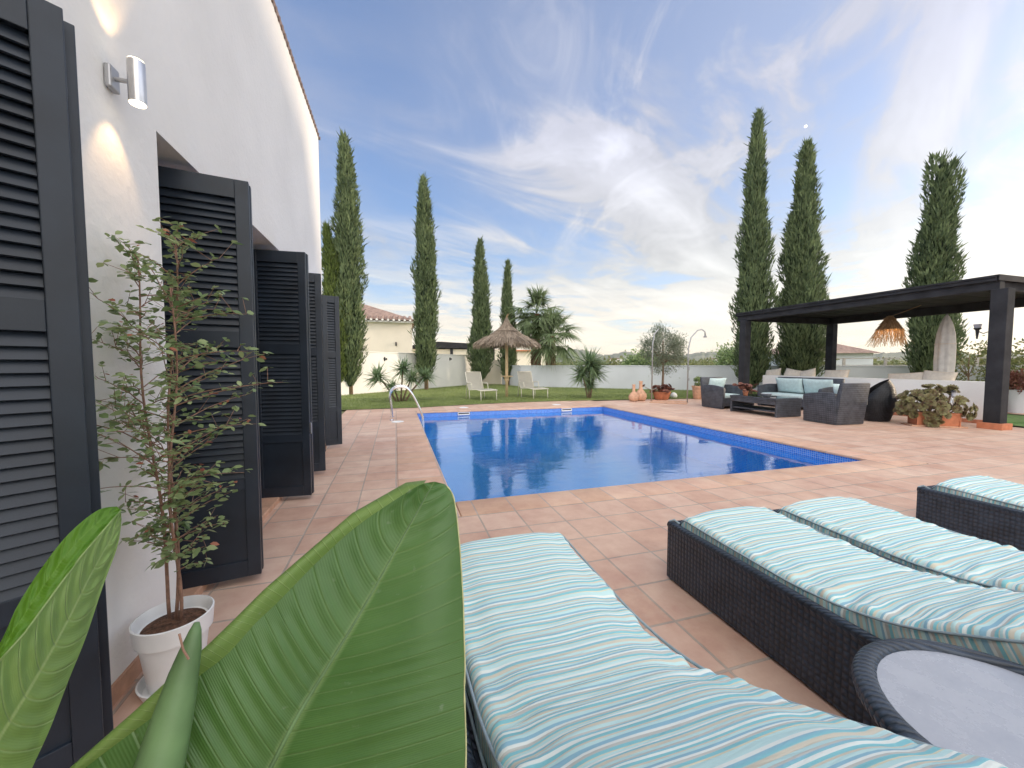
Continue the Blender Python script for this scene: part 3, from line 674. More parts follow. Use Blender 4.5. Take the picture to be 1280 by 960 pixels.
def lounger(x0, x1, label, seed, dy=0.0, mw=0.075, mo=0.0):
    w = x1-x0
    root = empty('sun_lounger', ((x0+x1)/2, dy, 0), 0, label, 'sun lounger', 'wicker sun loungers with striped cushions')
    top = lambda y: max(0.315, float(np.interp(y, _py[::-1], _pz[::-1]))+0.012)
    ysn = list(np.linspace(1.86, -0.12, 34))
    for sx in (-1, 1):
        mb = MB(); poly = [(y, top(y)) for y in ysn] + [(-0.12, 0.3), (0.25, 0.02), (0.6, 0.012), (1.86, 0.012)]
        a = sx*(w/2-0.035); b = sx*(w/2)
        mb.prism(poly, 'x', min(a, b), max(a, b), bev=0.004).build('side_panel', M['wicker'], root)
        MB().tube([(sx*(w/2-0.018), y, top(y)+0.004) for y in ysn], 0.022, 8).build('rim_braid', M['wicker'], root, smooth=True)
    MB().box((0, 1.842, 0.165), (w-0.072, 0.034, 0.305), bev=0.004).build('foot_panel', M['wicker'], root)
    MB().tube([(-w/2+0.02, 1.845, 0.318), (w/2-0.02, 1.845, 0.318)], 0.021, 8).build('rim_braid', M['wicker'], root, smooth=True)
    mb = MB()
    for i in range(len(ysn)-1):
        y = (ysn[i]+ysn[i+1])/2; z = float(np.interp(y, _py[::-1], _pz[::-1]))
        z2 = float(np.interp(ysn[i+1], _py[::-1], _pz[::-1])); z1 = float(np.interp(ysn[i], _py[::-1], _pz[::-1]))
        a = [mb.bm.verts.new(q) for q in ((-w/2+0.036, ysn[i], z1-0.004), (w/2-0.036, ysn[i], z1-0.004), (w/2-0.036, ysn[i+1], z2-0.004), (-w/2+0.036, ysn[i+1], z2-0.004))]
        mb.bm.faces.new(a)
    mb.build('seat_deck', M['wicker_black'], root)
    me, ed = mattress(w-mw, seed)
    mt = link('mattress', me, M['stripes'], root, loc=(mo, 0, 0))
    for e in ed: MB().tube(e, 0.0045, 6).build('piping', M['piping'], mt, smooth=True)
    # little fabric ties at the foot end
    MB().tube([(-w/2+0.045, 1.80, 0.33), (-w/2+0.03, 1.84, 0.35), (-w/2+0.012, 1.86, 0.335)], 0.006, 6).build('tie', M['piping'], mt)
    return root
lounger(0.125, 0.80, 'striped cushioned sun lounger in front of the broad green leaf, nearest the camera', 1, 0.02, 0.06, 0.03)
lounger(1.50, 2.165, 'striped sun lounger behind the round glass side table, its long wicker side in view', 2, 0.0)
lounger(2.18, 2.86, 'striped sun lounger in the middle pair, on the side away from the round table', 3, -0.03)
lounger(3.70, 4.38, 'striped sun lounger cut by the right edge, its wicker side showing', 4, 0.0)

# round side table
tb = empty('side_table', (1.24, 0.422, 0), 0, 'round black wicker side table with speckled frosted glass top', 'table')
MB().lathe([(0.15, 0.0), (0.19, 0.02), (0.16, 0.2), (0.2, 0.38), (0.25, 0.47), (0.235, 0.475), (0.19, 0.40), (0.0, 0.39)], 40).build('base', M['wicker'], tb, auto=50)
ring = MB(); ring.tube([(0.253*math.cos(a), 0.253*math.sin(a), 0.478) for a in np.linspace(0, 2*math.pi, 49)[:-1]], 0.026, 12, closed=True)
rg = ring.build('rim', M['wicker'], tb, smooth=True)
MB().lathe([(0.0, 0.482), (0.232, 0.482), (0.232, 0.492), (0.0, 0.492)], 64).build('glass_top', M['glass_top'], tb, auto=40)

# ------------------------------------------------------------ broad leaved plant in the foreground
def surf(name, rows, m, veins=18, curve=1.0, parent=None, rim=None):
    """rows: list of (L, M, R) points from tip to base; cross section is curved through the three"""
    rows = [(Vector(a), Vector(b), Vector(c)) for a, b, c in rows]
    NS = 120; NW = 40
    def cr(P, t):
        n = len(P)-1; f = t*n; i = min(int(f), n-1); u = f-i
        a = P[max(i-1, 0)]; b = P[i]; c = P[i+1]; d = P[min(i+2, n)]
        return 0.5*((2*b)+(-a+c)*u+(2*a-5*b+4*c-d)*u*u+(-a+3*b-3*c+d)*u**3)
    Ls = [r[0] for r in rows]; Ms = [r[1] for r in rows]; Rs = [r[2] for r in rows]
    V = []; UV = []
    for i in range(NS+1):
        t = i/NS; l = cr(Ls, t); mm = cr(Ms, t); r = cr(Rs, t)
        nrm = (l-mm).cross(r-mm)
        for j in range(NW+1):
            w = -1+2*j/NW
            side = l if w < 0 else r; aw = abs(w)
            p = mm.lerp(side, aw)
            vp = t*veins + aw**1.6*0.9*curve
            # arch of each half and small pleats between veins
            ar = 0.02*math.sin(math.pi*aw)*(side-mm).length
            back = (mm-Vector((0, 0, CAMH))).normalized()
            und = 0.0022*math.cos(2*math.pi*vp)*math.sin(math.pi*min(1, aw*1.1)) + 0.004*noise.noise(Vector((t*9, w*3, 1)))*aw
            p = p - back*(ar + und)
            V.append(p); UV.append((vp, w))
    F = [(i*(NW+1)+j, i*(NW+1)+j+1, (i+1)*(NW+1)+j+1, (i+1)*(NW+1)+j) for i in range(NS) for j in range(NW)]
    me = bpy.data.meshes.new(name); me.from_pydata([tuple(v) for v in V], [], F)
    uvl = me.uv_layers.new(name='UVMap')
    for lp in me.loops: uvl.data[lp.index].uv = UV[lp.vertex_index]
    me.update()
    return link(name, me, m, parent, smooth=True), V, NS, NW
PLX, PLY = -0.13, 0.02
bop = empty('bird_of_paradise_plant', (0, 0, 0), 0, 'broad green bird of paradise plant whose big leaves fill the lower left foreground', 'plant')
rows = [((530, 604), (543, 602), (556, 605), .66, .665, .66), ((511, 614), (528, 628), (567, 622), .645, .655, .64), ((450, 655), (495, 687), (574, 674), .60, .63, .60), ((400, 699), (457, 755), (578, 735), .555, .595, .555),
        ((352, 748), (419, 818), (580, 788), .515, .56, .52), ((322, 776), (393, 860), (581, 830), .495, .54, .50), ((285, 817), (368, 902), (581, 868), .475, .52, .48), ((243, 850), (338, 960), (582, 918), .455, .50, .46),
        ((195, 893), (308, 1015), (582, 968), .44, .48, .44), ((120, 950), (272, 1085), (583, 1040), .42, .46, .42), ((40, 1012), (232, 1165), (578, 1130), .40, .44, .40), ((-40, 1075), (190, 1260), (560, 1240), .39, .42, .39), ((60, 1240), (160, 1340), (420, 1330), .39, .41, .39)]
lf, V_, NS_, NW_ = surf('leaf', [(at(*a, db-.008), at(*b, db), at(*c, db+.022)) for a, b, c, da, db, dc in rows], M['leaf_top'], 23, 1.0, bop)
# rolled pale margin on the left side, thin yellow margin on the right
Lpts = [V_[i*(NW_+1)] for i in range(NS_+1)]; Rpts = [V_[i*(NW_+1)+NW_] for i in range(NS_+1)]
outer = [((533, 600), .66), ((507, 603), .648), ((440, 641), .605), ((388, 686), .56), ((330, 736), .52), ((297, 769), .50), ((262, 803), .48), ((219, 841), .46), ((168, 888), .445), ((92, 955), .425), ((20, 1018), .405), ((-60, 1082), .395), ((40, 1245), .392)]
OP = [at(*a, d+0.016) for a, d in outer]
V2 = []; UV2 = []; nO = len(OP)-1
for i in range(NS_+1):
    t = i/NS_; f = t*nO; k = min(int(f), nO-1); o_ = OP[k].lerp(OP[k+1], f-k); l = Lpts[i]
    back = (l-Vector((0, 0, CAMH))).normalized()
    for j in range(9):
        u = j/8; V2.append(l.lerp(o_, math.sin(u*math.pi/2)) - back*(0.006*math.sin(u*math.pi)) + back*(0.018*u*u)); UV2.append((t*60+0.2, 0.3+u*0.3))
me = bpy.data.meshes.new('rolled_margin'); me.from_pydata([tuple(v) for v in V2], [], [(i*9+j, i*9+j+1, (i+1)*9+j+1, (i+1)*9+j) for i in range(NS_) for j in range(8)])
uvl = me.uv_layers.new(name='UVMap')
for lp in me.loops: uvl.data[lp.index].uv = UV2[lp.vertex_index]
link('rolled_margin', me, M['leaf_under'], lf, smooth=True)
def rag(pts, r0, seed):
    return [r0*(0.8+0.5*noise.noise(Vector((i*0.35, seed, 0)))) for i in range(len(pts))]
MB().tube(Rpts[3:], rag(Rpts[3:], 0.0015, 1.0), 6).build('leaf_margin', M['leaf_edge'], lf, smooth=True)
midp = [V_[i*(NW_+1)+NW_//2] for i in range(4, NS_+1)]
MB().tube([p - (p-Vector((0, 0, CAMH))).normalized()*0.0002 for p in midp], [0.0010+0.0036*i/len(midp) for i in range(len(midp))], 8).build('midrib', M['spear'], lf, smooth=True)
# second leaf, folded, at far left
rowsB = [((146, 633), (151, 638), (152, 650), .60, .60, .60), ((122, 638), (132, 660), (147, 682), .575, .57, .585), ((86, 667), (100, 697), (128, 735), .54, .53, .56), ((52, 710), (66, 743), (108, 795), .51, .495, .53), ((22, 757), (32, 790), (86, 850), .48, .465, .505),
         ((2, 800), (-6, 832), (62, 912), .46, .44, .48), ((-30, 850), (-45, 880), (38, 965), .44, .42, .46), ((-60, 920), (-85, 940), (10, 1030), .42, .40, .44), ((-80, 1020), (-110, 1020), (-20, 1110), .41, .39, .42)]
pr_ = [(at(*a, da), at(*b, db), at(*c, dc)) for a, b, c, da, db, dc in rowsB]
surf('leaf', [(m_, m_.lerp(r_, .5), r_) for l_, m_, r_ in pr_], M['leaf_under'], 13, 1.4, bop)
surf('leaf_inner_side', [(l_, l_.lerp(m_, .5), m_) for l_, m_, r_ in pr_], M['leaf_inside'], 13, 0.6, bop)
MB().tube([m_ for l_, m_, r_ in pr_], 0.0012, 6).build('leaf_margin', M['leaf_under'], bop, smooth=True)
# rolled new leaf spear
sp = [(246, 778, .47, 3), (244, 788, .465, 6.5), (238, 812, .46, 11.5), (230, 840, .455, 15.5), (220, 880, .445, 20), (208, 925, .435, 24), (196, 970, .425, 27), (176, 1050, .41, 29), (150, 1180, .40, 26)]
MB().tube([at(a, b, d) for a, b, d, r in sp], [r/FPX*d for a, b, d, r in sp], 20).build('rolled_leaf', M['spear'], bop, smooth=True)
MB().tube([at(224, 792, .44), at(229, 812, .437), at(236, 824, .438)], 0.0012, 6).build('dry_scar', M['stem_red'], bop)
for P, r0 in ((at(160, 1340, .41), .008), (at(-95, 1020, .41), .007), (at(150, 1180, .40), .012)):
    Q = Vector((PLX, PLY, 0.3)); MB().tube([P, P.lerp(Q, .4)+Vector((0, 0, -0.05)), P.lerp(Q, .8), Q], [r0, r0*1.1, r0*1.4, r0*1.6], 10).build('stalk', M['spear'], bop, smooth=True)
pt_ = empty('planter_pot', (PLX, PLY, 0), 0, 'terracotta pot under the big leaves of the bird of paradise plant', 'pot')
MB().lathe([(0.1, 0), (0.12, 0.02), (0.15, 0.26), (0.165, 0.26), (0.165, 0.3), (0.145, 0.3), (0.135, 0.27), (0, 0.27)], 28).build('pot_body', M['terracotta'], pt_, auto=40)

# ------------------------------------------------------------ white pot and shrub by the wall
wp = empty('flower_pot', (-0.845, 1.785, 0), 0, 'white plastic flower pot on a saucer against the house wall', 'pot')
MB().lathe([(0.082, 0.006), (0.085, 0.02), (0.108, 0.2), (0.120, 0.205), (0.126, 0.275), (0.121, 0.277), (0.112, 0.255), (0.108, 0.235)], 48).build('pot_body', M['white_plastic'], wp, auto=35)
MB().lathe([(0.1135, 0.232), (0.06, 0.244), (0.0, 0.248)], 32).build('mulch', M['soil'], wp)
MB().lathe([(0.0, 0.0), (0.105, 0.0), (0.118, 0.035), (0.112, 0.036), (0.1, 0.008), (0, 0.005)], 40).build('saucer', M['white_plastic'], wp, auto=35)
def shrub_plant():
    root = empty('potted_shrub', (-0.845, 1.785, 0.24), 0, 'tall thin leafy shrub with small green leaves growing in the white pot', 'plant')
    r = random.Random(11)
    st = MB(); tw = MB(); LP = []; LD = []
    for sx, sy, lean, h in ((0, 0, (0.02, 0.05), 1.52), (-0.015, 0.012, (-0.06, 0.02), 1.42), (0.012, -0.01, (0.03, -0.02), 1.30)):
        pts = []; p = Vector((sx, sy, -0.01)); n = 16
        for i in range(n+1):
            t = i/n
            pts.append(Vector((sx+lean[0]*t*1.3+0.012*math.sin(t*9+sx*90), sy+lean[1]*t+0.012*math.cos(t*7), h*t)))
        st.tube(pts, [0.0055*(1-0.8*i/n)+0.0012 for i in range(n+1)], 8)
        for b in range(40):
            t = 0.16+0.84*(b+r.random())/40
            k = t*n; i = min(int(k), n-1); q = pts[i].lerp(pts[i+1], k-i)
            L = (0.38*(1-abs(t-0.5)*1.2))*r.uniform(0.5, 1.3)
            if t < .3: L *= 0.7
            a = r.uniform(0, 2*math.pi); up = r.uniform(0.25, 1.0)
            dd = Vector((math.cos(a), math.sin(a), up)).normalized()
            if dd.x < 0: dd.x *= 0.55
            bp = []; m_ = 7
            for s in range(m_+1):
                u = s/m_
                x = q + dd*L*u + Vector((0, 0, -0.10*L*u*u*2)) + Vector((r.uniform(-.004, .004), r.uniform(-.004, .004), 0))
                if x.x < -0.155: x.x = -0.155
                bp.append(x)
            tw.tube(bp, [0.0025*(1-u/m_*0.7) for u in range(m_+1)], 4, cap=False)
            for s in range(1, m_+1):
                for q2 in range(r.choice((2, 2, 3))):
                    a2 = r.uniform(0, 6.28)
                    LP.append(bp[s]+Vector((r.uniform(-.012, .012), r.uniform(-.012, .012), r.uniform(-.012, .012)))); LD.append(((bp[s]-bp[s-1]).normalized()*0.8+Vector((math.cos(a2), math.sin(a2), r.uniform(-.4, .6)))))
                if r.random() < 0.35:
                    e = bp[s]+Vector((r.uniform(-.06, .06), r.uniform(-.06, .06), r.uniform(-.01, .07)))
                    if e.x < -0.155: e.x = -0.155
                    tw.tube([bp[s], e], [0.0012, 0.0008], 3, cap=False)
                    for _ in range(3): LP.append(e); a2 = r.uniform(0, 6.28); LD.append(Vector((math.cos(a2), math.sin(a2), r.uniform(-.3, .8))))
    st.build('stem', M['stem_red'], root, smooth=True)
    tw.build('twigs', M['stem_red'], root)
    LP = np.array([tuple(v) for v in LP]); LD = np.array([tuple(v) for v in LD]); n = len(LP)
    LP[:, 0] = np.maximum(LP[:, 0], -0.16)
    LD[:, 0] = np.where(LP[:, 0] < -0.12, np.abs(LD[:, 0])*0.5, LD[:, 0])
    nr = np.tile([0.0, 0, 1.0], (n, 1)) + rng.normal(0, .45, (n, 3))
    ln = rng.uniform(.018, .042, n)
    # three-segment oval leaves
    blades('leaves', LP, LD, ln, ln*0.52, 0.25, M['shrub'], root, segs=3, nrm=nr)
    k = rng.choice(n, 90, replace=False)
    blades('reddish_leaves', LP[k]+0.01, LD[k], ln[k]*.8, ln[k]*.4, 0.3, M['red_leaf'], root, segs=3, nrm=nr[k])
shrub_plant()

# ------------------------------------------------------------ trees
def cypress(x, y, H, Rm, label, seed, m='cypress', lean=(0, 0), shp='col', n=None, z0=0.35, fork=False, group='tall cypress trees around the garden'):
    r = np.random.default_rng(seed)
    root = empty('cypress_tree', (x, y, 0), 0, label, 'tree', group)
    def prof_(t):
        if shp == 'col': return np.interp(t, [0, .04, .12, .3, .5, .7, .85, .95, 1], [.25, .62, .92, 1, .93, .72, .5, .3, .06])
        if shp == 'cone': return np.interp(t, [0, .05, .15, .3, .5, .7, .85, .95, 1], [.3, .75, 1, .96, .8, .56, .38, .24, .05])
        return np.interp(t, [0, .05, .15, .4, .6, .8, .92, .97, 1], [.3, .75, 1, .98, .85, .6, .42, .26, .06])
    def off(t): return np.stack([lean[0]*t**2 + .05*np.sin(t*7+seed), lean[1]*t**2 + .05*np.cos(t*6+seed)], -1)
    MB().tube([(0, 0, -0.05), (0, 0, H*.25), (off(.5)[0], off(.5)[1], H*.5), (off(.95)[0], off(.95)[1], H*.95)], [.10, .085, .05, .01], 9).build('trunk', M['bark'], root, smooth=True)
    def lump(th, t):
        return np.array([0.80+0.42*noise.noise(Vector((math.cos(a)*1.5+seed, math.sin(a)*1.5, b*H*0.75))) + 0.34*noise.noise(Vector((math.cos(a)*3.2, math.sin(a)*3.2+seed, b*H*1.9))) for a, b in zip(th, t)])
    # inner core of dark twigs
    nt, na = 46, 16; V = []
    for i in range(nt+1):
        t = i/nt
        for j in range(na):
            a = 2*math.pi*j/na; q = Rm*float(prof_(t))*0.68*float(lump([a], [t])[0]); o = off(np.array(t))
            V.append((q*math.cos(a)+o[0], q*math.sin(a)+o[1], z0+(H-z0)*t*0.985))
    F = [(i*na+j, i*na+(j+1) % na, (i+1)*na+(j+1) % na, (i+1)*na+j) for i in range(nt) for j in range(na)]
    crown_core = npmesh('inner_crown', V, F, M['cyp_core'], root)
    n = n or int(2100*H*Rm)
    t = r.random(int(n*1.4)); keep = r.random(len(t)) < prof_(t)*0.85+0.15; t = t[keep][:n]; n = len(t)
    th = r.uniform(0, 2*math.pi, n); rad = Rm*prof_(t)*lump(th, t)*(1-0.42*r.random(n)**1.7)
    if fork:
        sgn = np.where(r.random(n) < .5, -1, 1); sep_ = np.clip((t-.72)/.28, 0, 1)*Rm*.34
    o = off(t); P = np.stack([rad*np.cos(th)+o[:, 0], rad*np.sin(th)+o[:, 1], z0+(H-z0)*t], 1)
    if fork: P[:, 0] += sgn*sep_*.75; P[:, 1] -= sgn*sep_*.6; P[:, 2] -= (sgn > 0)*sep_*1.1
    d = np.stack([np.cos(th)*.38+r.normal(0, .2, n), np.sin(th)*.38+r.normal(0, .2, n), np.full(n, 1.0)+r.normal(0, .25, n)], 1)
    d[:, 2] = np.abs(d[:, 2])
    out = r.random(n) < .09; d[out, 0] *= 1.8; d[out, 1] *= 1.8
    L = r.uniform(.12, .30, n)*np.where(out, 1.5, 1)
    nr = np.stack([np.cos(th), np.sin(th), np.zeros(n)], 1)+r.normal(0, .7, (n, 3))
    blades('crown', P, d, L, r.uniform(.03, .065, n), 0, M[m], root, segs=1, shape='rhomb', nrm=nr)
    # feathery tip
    nt2 = 60; tt = r.uniform(.93, 1.0, nt2); oo = off(tt)
    P = np.stack([oo[:, 0]+r.normal(0, .05, nt2), oo[:, 1]+r.normal(0, .05, nt2), H*tt], 1)
    blades('tip_shoots', P, np.stack([r.normal(0, .45, nt2), r.normal(0, .45, nt2), np.ones(nt2)], 1), r.uniform(.15, .4, nt2), .035, 0, M[m], root, segs=1, shape='rhomb')
    return root
cypress(-2.22, 16.6, 6.6, .46, 'small light green cypress leaning left beside the tall one at the end of the shutters', 21, 'cypress_light', lean=(-.35, .3), z0=.5)
cypress(-1.78, 16.9, 10.1, .66, 'tall slender cypress right beside the end of the shutter row, before the white garden wall', 22)
cypress(1.40, 19.1, 9.9, .66, 'tall cypress between the yucca clump and the white lawn chairs', 23, z0=.6)
cypress(4.62, 21.6, 8.1, .70, 'cypress directly behind the left part of the thatched parasol', 24, shp='cone', z0=.3)
cypress(6.2, 21.6, 7.05, .50, 'small cypress between the thatched parasol and the palms', 25, shp='cone', z0=.3)
cypress(13.65, 12.2, 11.0, .74, 'tallest cypress of all, standing behind the far corner post of the pergola', 26, shp='cone', z0=.25)
cypress(15.65, 11.75, 9.9, .96, 'dense cypress behind the sofa, in the middle of the three at the pergola', 27, shp='cone', z0=.35)
cypress(18.6, 9.15, 8.55, .74, 'cypress with a forked top standing right behind the closed parasol', 28, shp='blunt', z0=.35, fork=True)

def fan_palm(x, y, Ht, label, seed, nf=20, fr=0.95):
    r = random.Random(seed); root = empty('fan_palm', (x, y, 0), 0, label, 'palm', 'fan palms by the thatched parasol')
    MB().tube([(0, 0, -.05), (0.02, 0, .4), (0.05, 0, Ht*.7), (0.05, 0.02, Ht)], [.30, .28, .2, .14], 14).build('trunk', M['palm_bark'], root)
    tk = MB()
    for k in range(150):
        z_ = .08+Ht*.9*k/150; a_ = k*2.399; r_ = .27-.10*z_/Ht
        tk.box((r_*math.cos(a_), r_*math.sin(a_), z_), (.10, .10, .15), rot=(R_(22)*math.sin(a_), -R_(-22)*math.cos(a_)*-1, a_), bev=.012)
    t_ = tk.build('leaf_base_scales', M['palm_bark'], root); t_['kind'] = 'stuff'
    B = []; Dd = []; Ln = []; pet = MB()
    for f in range(nf):
        az = f*2.399+r.uniform(-.3, .3); el = R_(r.uniform(-60, 80) if f > 3 else 85); Lp = r.uniform(.6, 1.1)
        dd = Vector((math.cos(az)*math.cos(el), math.sin(az)*math.cos(el), math.sin(el)))
        p0 = Vector((0.05, 0.02, Ht)); p1 = p0 + dd*Lp + Vector((0, 0, -.12*math.cos(el)))
        pet.tube([p0, p0.lerp(p1, .5)+Vector((0, 0, .05)), p1], [.018, .013, .009], 5)
        ax = (dd + Vector((0, 0, -.25))).normalized(); s1 = ax.cross(Vector((0, 0, 1)))
        if s1.length < .1: s1 = Vector((1, 0, 0))
        s1.normalize(); up = s1.cross(ax)
        tiltup = r.uniform(-.3, .3)
        for k in range(40):
            ph = (k/39-.5)*R_(250)
            q = ax*math.cos(ph) + s1*math.sin(ph) + up*tiltup*abs(math.sin(ph))
            B.append(tuple(p1)); Dd.append(tuple(q)); Ln.append(fr*r.uniform(.55, .72)*(.75+.25*math.cos(ph)))
    pet.build('petioles', M['palm_leaf'], root)
    blades('fronds', B, Dd, np.array(Ln), .065, rng.uniform(.18, .55, len(B)), M['palm_leaf'], root, segs=3, shape='blade', nrm=np.tile([0., 0, 1.], (len(B), 1))+rng.normal(0, .3, (len(B), 3)))
    return root
fan_palm(7.45, 20.3, 4.0, 'taller fan palm with brown fibrous trunk, nearer the thatched parasol', 3, 38, 1.65)
fan_palm(8.0, 19.5, 2.75, 'shorter fan palm with low spreading fronds, farther from the thatched parasol', 4, 36, 1.65)

def yucca(x, y, heads, label, name='yucca_plant', group='spiky yucca plants on the lawn', sc_=1.15, trunk_r=.035, nb=170, L=.46):
    root = empty(name, (x, y, 0), 0, label, 'plant', group)
    for hx, hy, hz, hs in [(a*sc_, b*sc_, c*sc_, d*sc_) for a, b, c, d in heads]:
        MB().tube([(hx*.15, hy*.15, -.03), (hx*.5, hy*.5, hz*.45), (hx, hy, hz)], [trunk_r, trunk_r*.8, trunk_r*.7], 9).build('stem', M['bark'], root, smooth=True)
        n = nb; el = np.arcsin(rng.uniform(-.65, .98, n)); az = rng.uniform(0, 6.28, n)
        d = np.stack([np.cos(az)*np.cos(el), np.sin(az)*np.cos(el), np.sin(el)], 1)
        b = np.array([hx, hy, hz]) + rng.normal(0, .03, (n, 3)) + np.stack([np.zeros(n), np.zeros(n), rng.uniform(-.16, .02, n)], 1)
        blades('leaf_rosette', b, d, rng.uniform(.6, 1, n)*L*hs, .036*hs, rng.uniform(0, .25, n), M['yucca'], root, segs=3, shape='blade', nrm=np.tile([0., 0, 1.], (n, 1))+rng.normal(0, .25, (n, 3)))
    return root
yucca(0.12, 13.3, [(-.6, .0, .78, 1.1), (.1, .3, 1.0, 1.15), (.35, -.1, .75, .9), (-.2, -.2, .5, .8), (.75, .15, .8, 1.0)], 'many headed yucca clump on the lawn behind the pool ladder')
yucca(6.65, 12.55, [(0, 0, 1.12, 1.25), (.22, .05, .85, .95), (-.24, 0, .8, .95), (0.02, .02, .5, .7)], 'single bushy yucca at the lawn edge between the palms and the clay vases', nb=260, L=.6, sc_=1.18)

# olive standard in a bowl
M['olive_bark'] = M['bark']
bowl = empty('terracotta_bowl', (8.95, 11.55, 0), 0, 'terracotta bowl with dark succulents in the outdoor shower frame', 'pot')
MB().lathe([(.2, 0), (.23, .02), (.30, .24), (.31, .24), (.31, .28), (.28, .28), (.27, .25), (0, .25)], 28).build('bowl_body', M['terracotta'], bowl, auto=40)
def rosettes(parent, centers, rad, m, name='succulent_rosette', per=13, out=None):
    B = []; Dd = []; Ln = []; NX = []
    for c in centers:
        ax = Vector((random.gauss(0, .45), random.gauss(0, .45)-.25, 1)).normalized()
        if out: ax = Vector((c.x*.9+random.gauss(0, .2), c.y*1.5-.3+random.gauss(0, .15), c.z*1.1+.05+random.gauss(0, .15))).normalized()
        s1 = ax.orthogonal().normalized(); s2 = ax.cross(s1)
        R0 = rad*random.uniform(.7, 1.25)
        for ring_, (e, k, q) in enumerate(((.25, per, 1.0), (.6, per-3, .75), (1.2, per-6, .5))):
            for i in range(k):
                a = 2*math.pi*(i+.5*ring_)/k; B.append(tuple(c)); Dd.append(tuple(s1*math.cos(a)+s2*math.sin(a)+ax*e)); Ln.append(R0*q); NX.append(tuple(ax))
    Ln = np.array(Ln)
    return blades(name, B, Dd, Ln, Ln*.68, -.05, m, parent, segs=3, shape='leaf', nrm=np.array(NX))
suc = empty('succulent_plant', (8.95, 11.55, .26), 0, 'dark red succulents filling the terracotta bowl under the olive', 'plant')
cs = [Vector((random.gauss(0, .17), random.gauss(0, .15), random.uniform(.03, .24))) for _ in range(44)] + [Vector((-.34, -.05, .05)), Vector((-.38, .05, .0))]
rosettes(suc, cs, .095, M['aeon_red'])
sb_ = MB()
for c in cs: sb_.tube([(c.x*.3, c.y*.3, -.02), tuple(c)], [.01, .008], 5)
sb_.build('succulent_stem', M['bark'], suc)
def small_tree(name, x, y, H, cz, cr, ch, label, n, m, seed, lw=(.03, .012), trunkr=.035, cat='tree', nclump=40, group=None, z=0, gap=1.0, sq=1.0):
    r = np.random.default_rng(seed); root = empty(name, (x, y, z), 0, label, cat, group)
    tr = MB(); tr.tube([(0, 0, -.03), (.02, 0, cz*.5), (0, .01, cz), (0, 0, cz+ch*.4)], [trunkr, trunkr*.85, trunkr*.7, trunkr*.3], 8)
    C = []
    while len(C) < nclump:
        p = r.uniform(-1, 1, 3); q = np.linalg.norm(p)
        if q < 1 and q > .25: C.append(p*np.array([cr, cr, ch])*(.82+.18*r.random()))
    C = np.array(C)
    for c in C[:max(10, nclump//3)]:
        tr.tube([(0, 0, cz-ch*.55), (c[0]*.5, c[1]*.5, cz-ch*.2+c[2]*.4), (c[0], c[1], cz+c[2])], [trunkr*.45, trunkr*.28, .004], 4, cap=False)
    tr.build('trunk', M['bark'], root, smooth=True)
    k = r.integers(0, nclump, n); sg = cr*.2*gap
    P = C[k] + r.normal(0, 1, (n, 3))*sg*np.array([1, 1, sq]) + np.array([0, 0, cz])
    d = C[k]/np.linalg.norm(C[k], axis=1, keepdims=True)*.7 + r.normal(0, .7, (n, 3)); d[:, 2] += .2
    blades('crown', P, d, r.uniform(.7, 1.3, n)*lw[0], lw[1], 0, m, root, segs=1, shape='rhomb')
    return root
small_tree('olive_tree', 9.25, 11.9, 2.7, 1.75, .74, .88, 'round silver green olive tree behind the terracotta bowl and shower poles', 9000, M['olive'], 31, (.085, .022), .045, nclump=85, gap=.75)
# vases
def vase(x, y, s, label):
    t = empty('clay_vase', (x, y, 0), 0, label, 'vase', 'clay bottle vases at the lawn edge')
    MB().lathe([(.10*s, 0), (.14*s, .03*s), (.17*s, .12*s), (.16*s, .2*s), (.09*s, .29*s), (.05*s, .34*s), (.045*s, .5*s), (.055*s, .56*s), (.045*s, .57*s), (.03*s, .5*s), (.0, .45*s)], 26).build('vase_body', M['terracotta_pale'], t, smooth=True)
vase(7.62, 11.25, 1.0, 'shorter clay bottle vase, left of the pair at the lawn edge')
vase(7.98, 11.38, 1.18, 'taller clay bottle vase, right of the pair at the lawn edge')
# outdoor shower frame
sh = empty('outdoor_shower', (8.7, 10.95, 0), 0, 'slim metal outdoor shower frame with two poles and a curved head', 'shower')
def W(x, y, z): return (x-8.7, y-10.95, z)
MB().tube([W(8.25, 11.15, 0), W(8.25, 11.15, 1.9), W(8.3, 11.13, 2.25), W(8.42, 11.08, 2.42)], .02, 8).build('pole', M['alu_grey'], sh, smooth=True)
MB().tube([W(9.05, 10.4, 0), W(9.05, 10.4, 1.75), W(9.12, 10.38, 2.1), W(9.3, 10.3, 2.33), W(9.42, 10.25, 2.36), W(9.5, 10.2, 2.28), W(9.51, 10.2, 2.16)], .02, 8).build('pole', M['alu_grey'], sh, smooth=True)
MB().lathe([(.05, 0), (.055, .03), (.015, .06), (0, .06)], 14, W(9.51, 10.2, 2.1)).build('shower_head', M['alu_grey'], sh)
MB().box(W(8.65, 10.8, .02), (1.15, .06, .03), rot=(0, 0, R_(-43))).box(W(8.45, 10.55, .012), (1.1, .7, .02), rot=(0, 0, R_(-43)), bev=.004).build('tray', M['terracotta_pale'], sh)
MB().box(W(9.05, 10.37, .75), (.05, .05, .08), bev=.01).box(W(9.05, 10.37, 1.1), (.04, .06, .12), bev=.01).build('tap', M['alu_grey'], sh)
st = MB(); bmesh.ops.create_icosphere(st.bm, subdivisions=2, radius=.12)
for v in st.bm.verts: v.co *= 1+.15*noise.noise(v.co*9)
tag(st.build('white_stone', M['white_plastic'], loc=(9.72, 11.85, .1), smooth=True), 'round white stone beside the terracotta bowl', 'stone')
pb = empty('terracotta_pot', (10.35, 11.35, 0), 0, 'tall terracotta pot with small bush behind the far wicker armchair', 'pot')
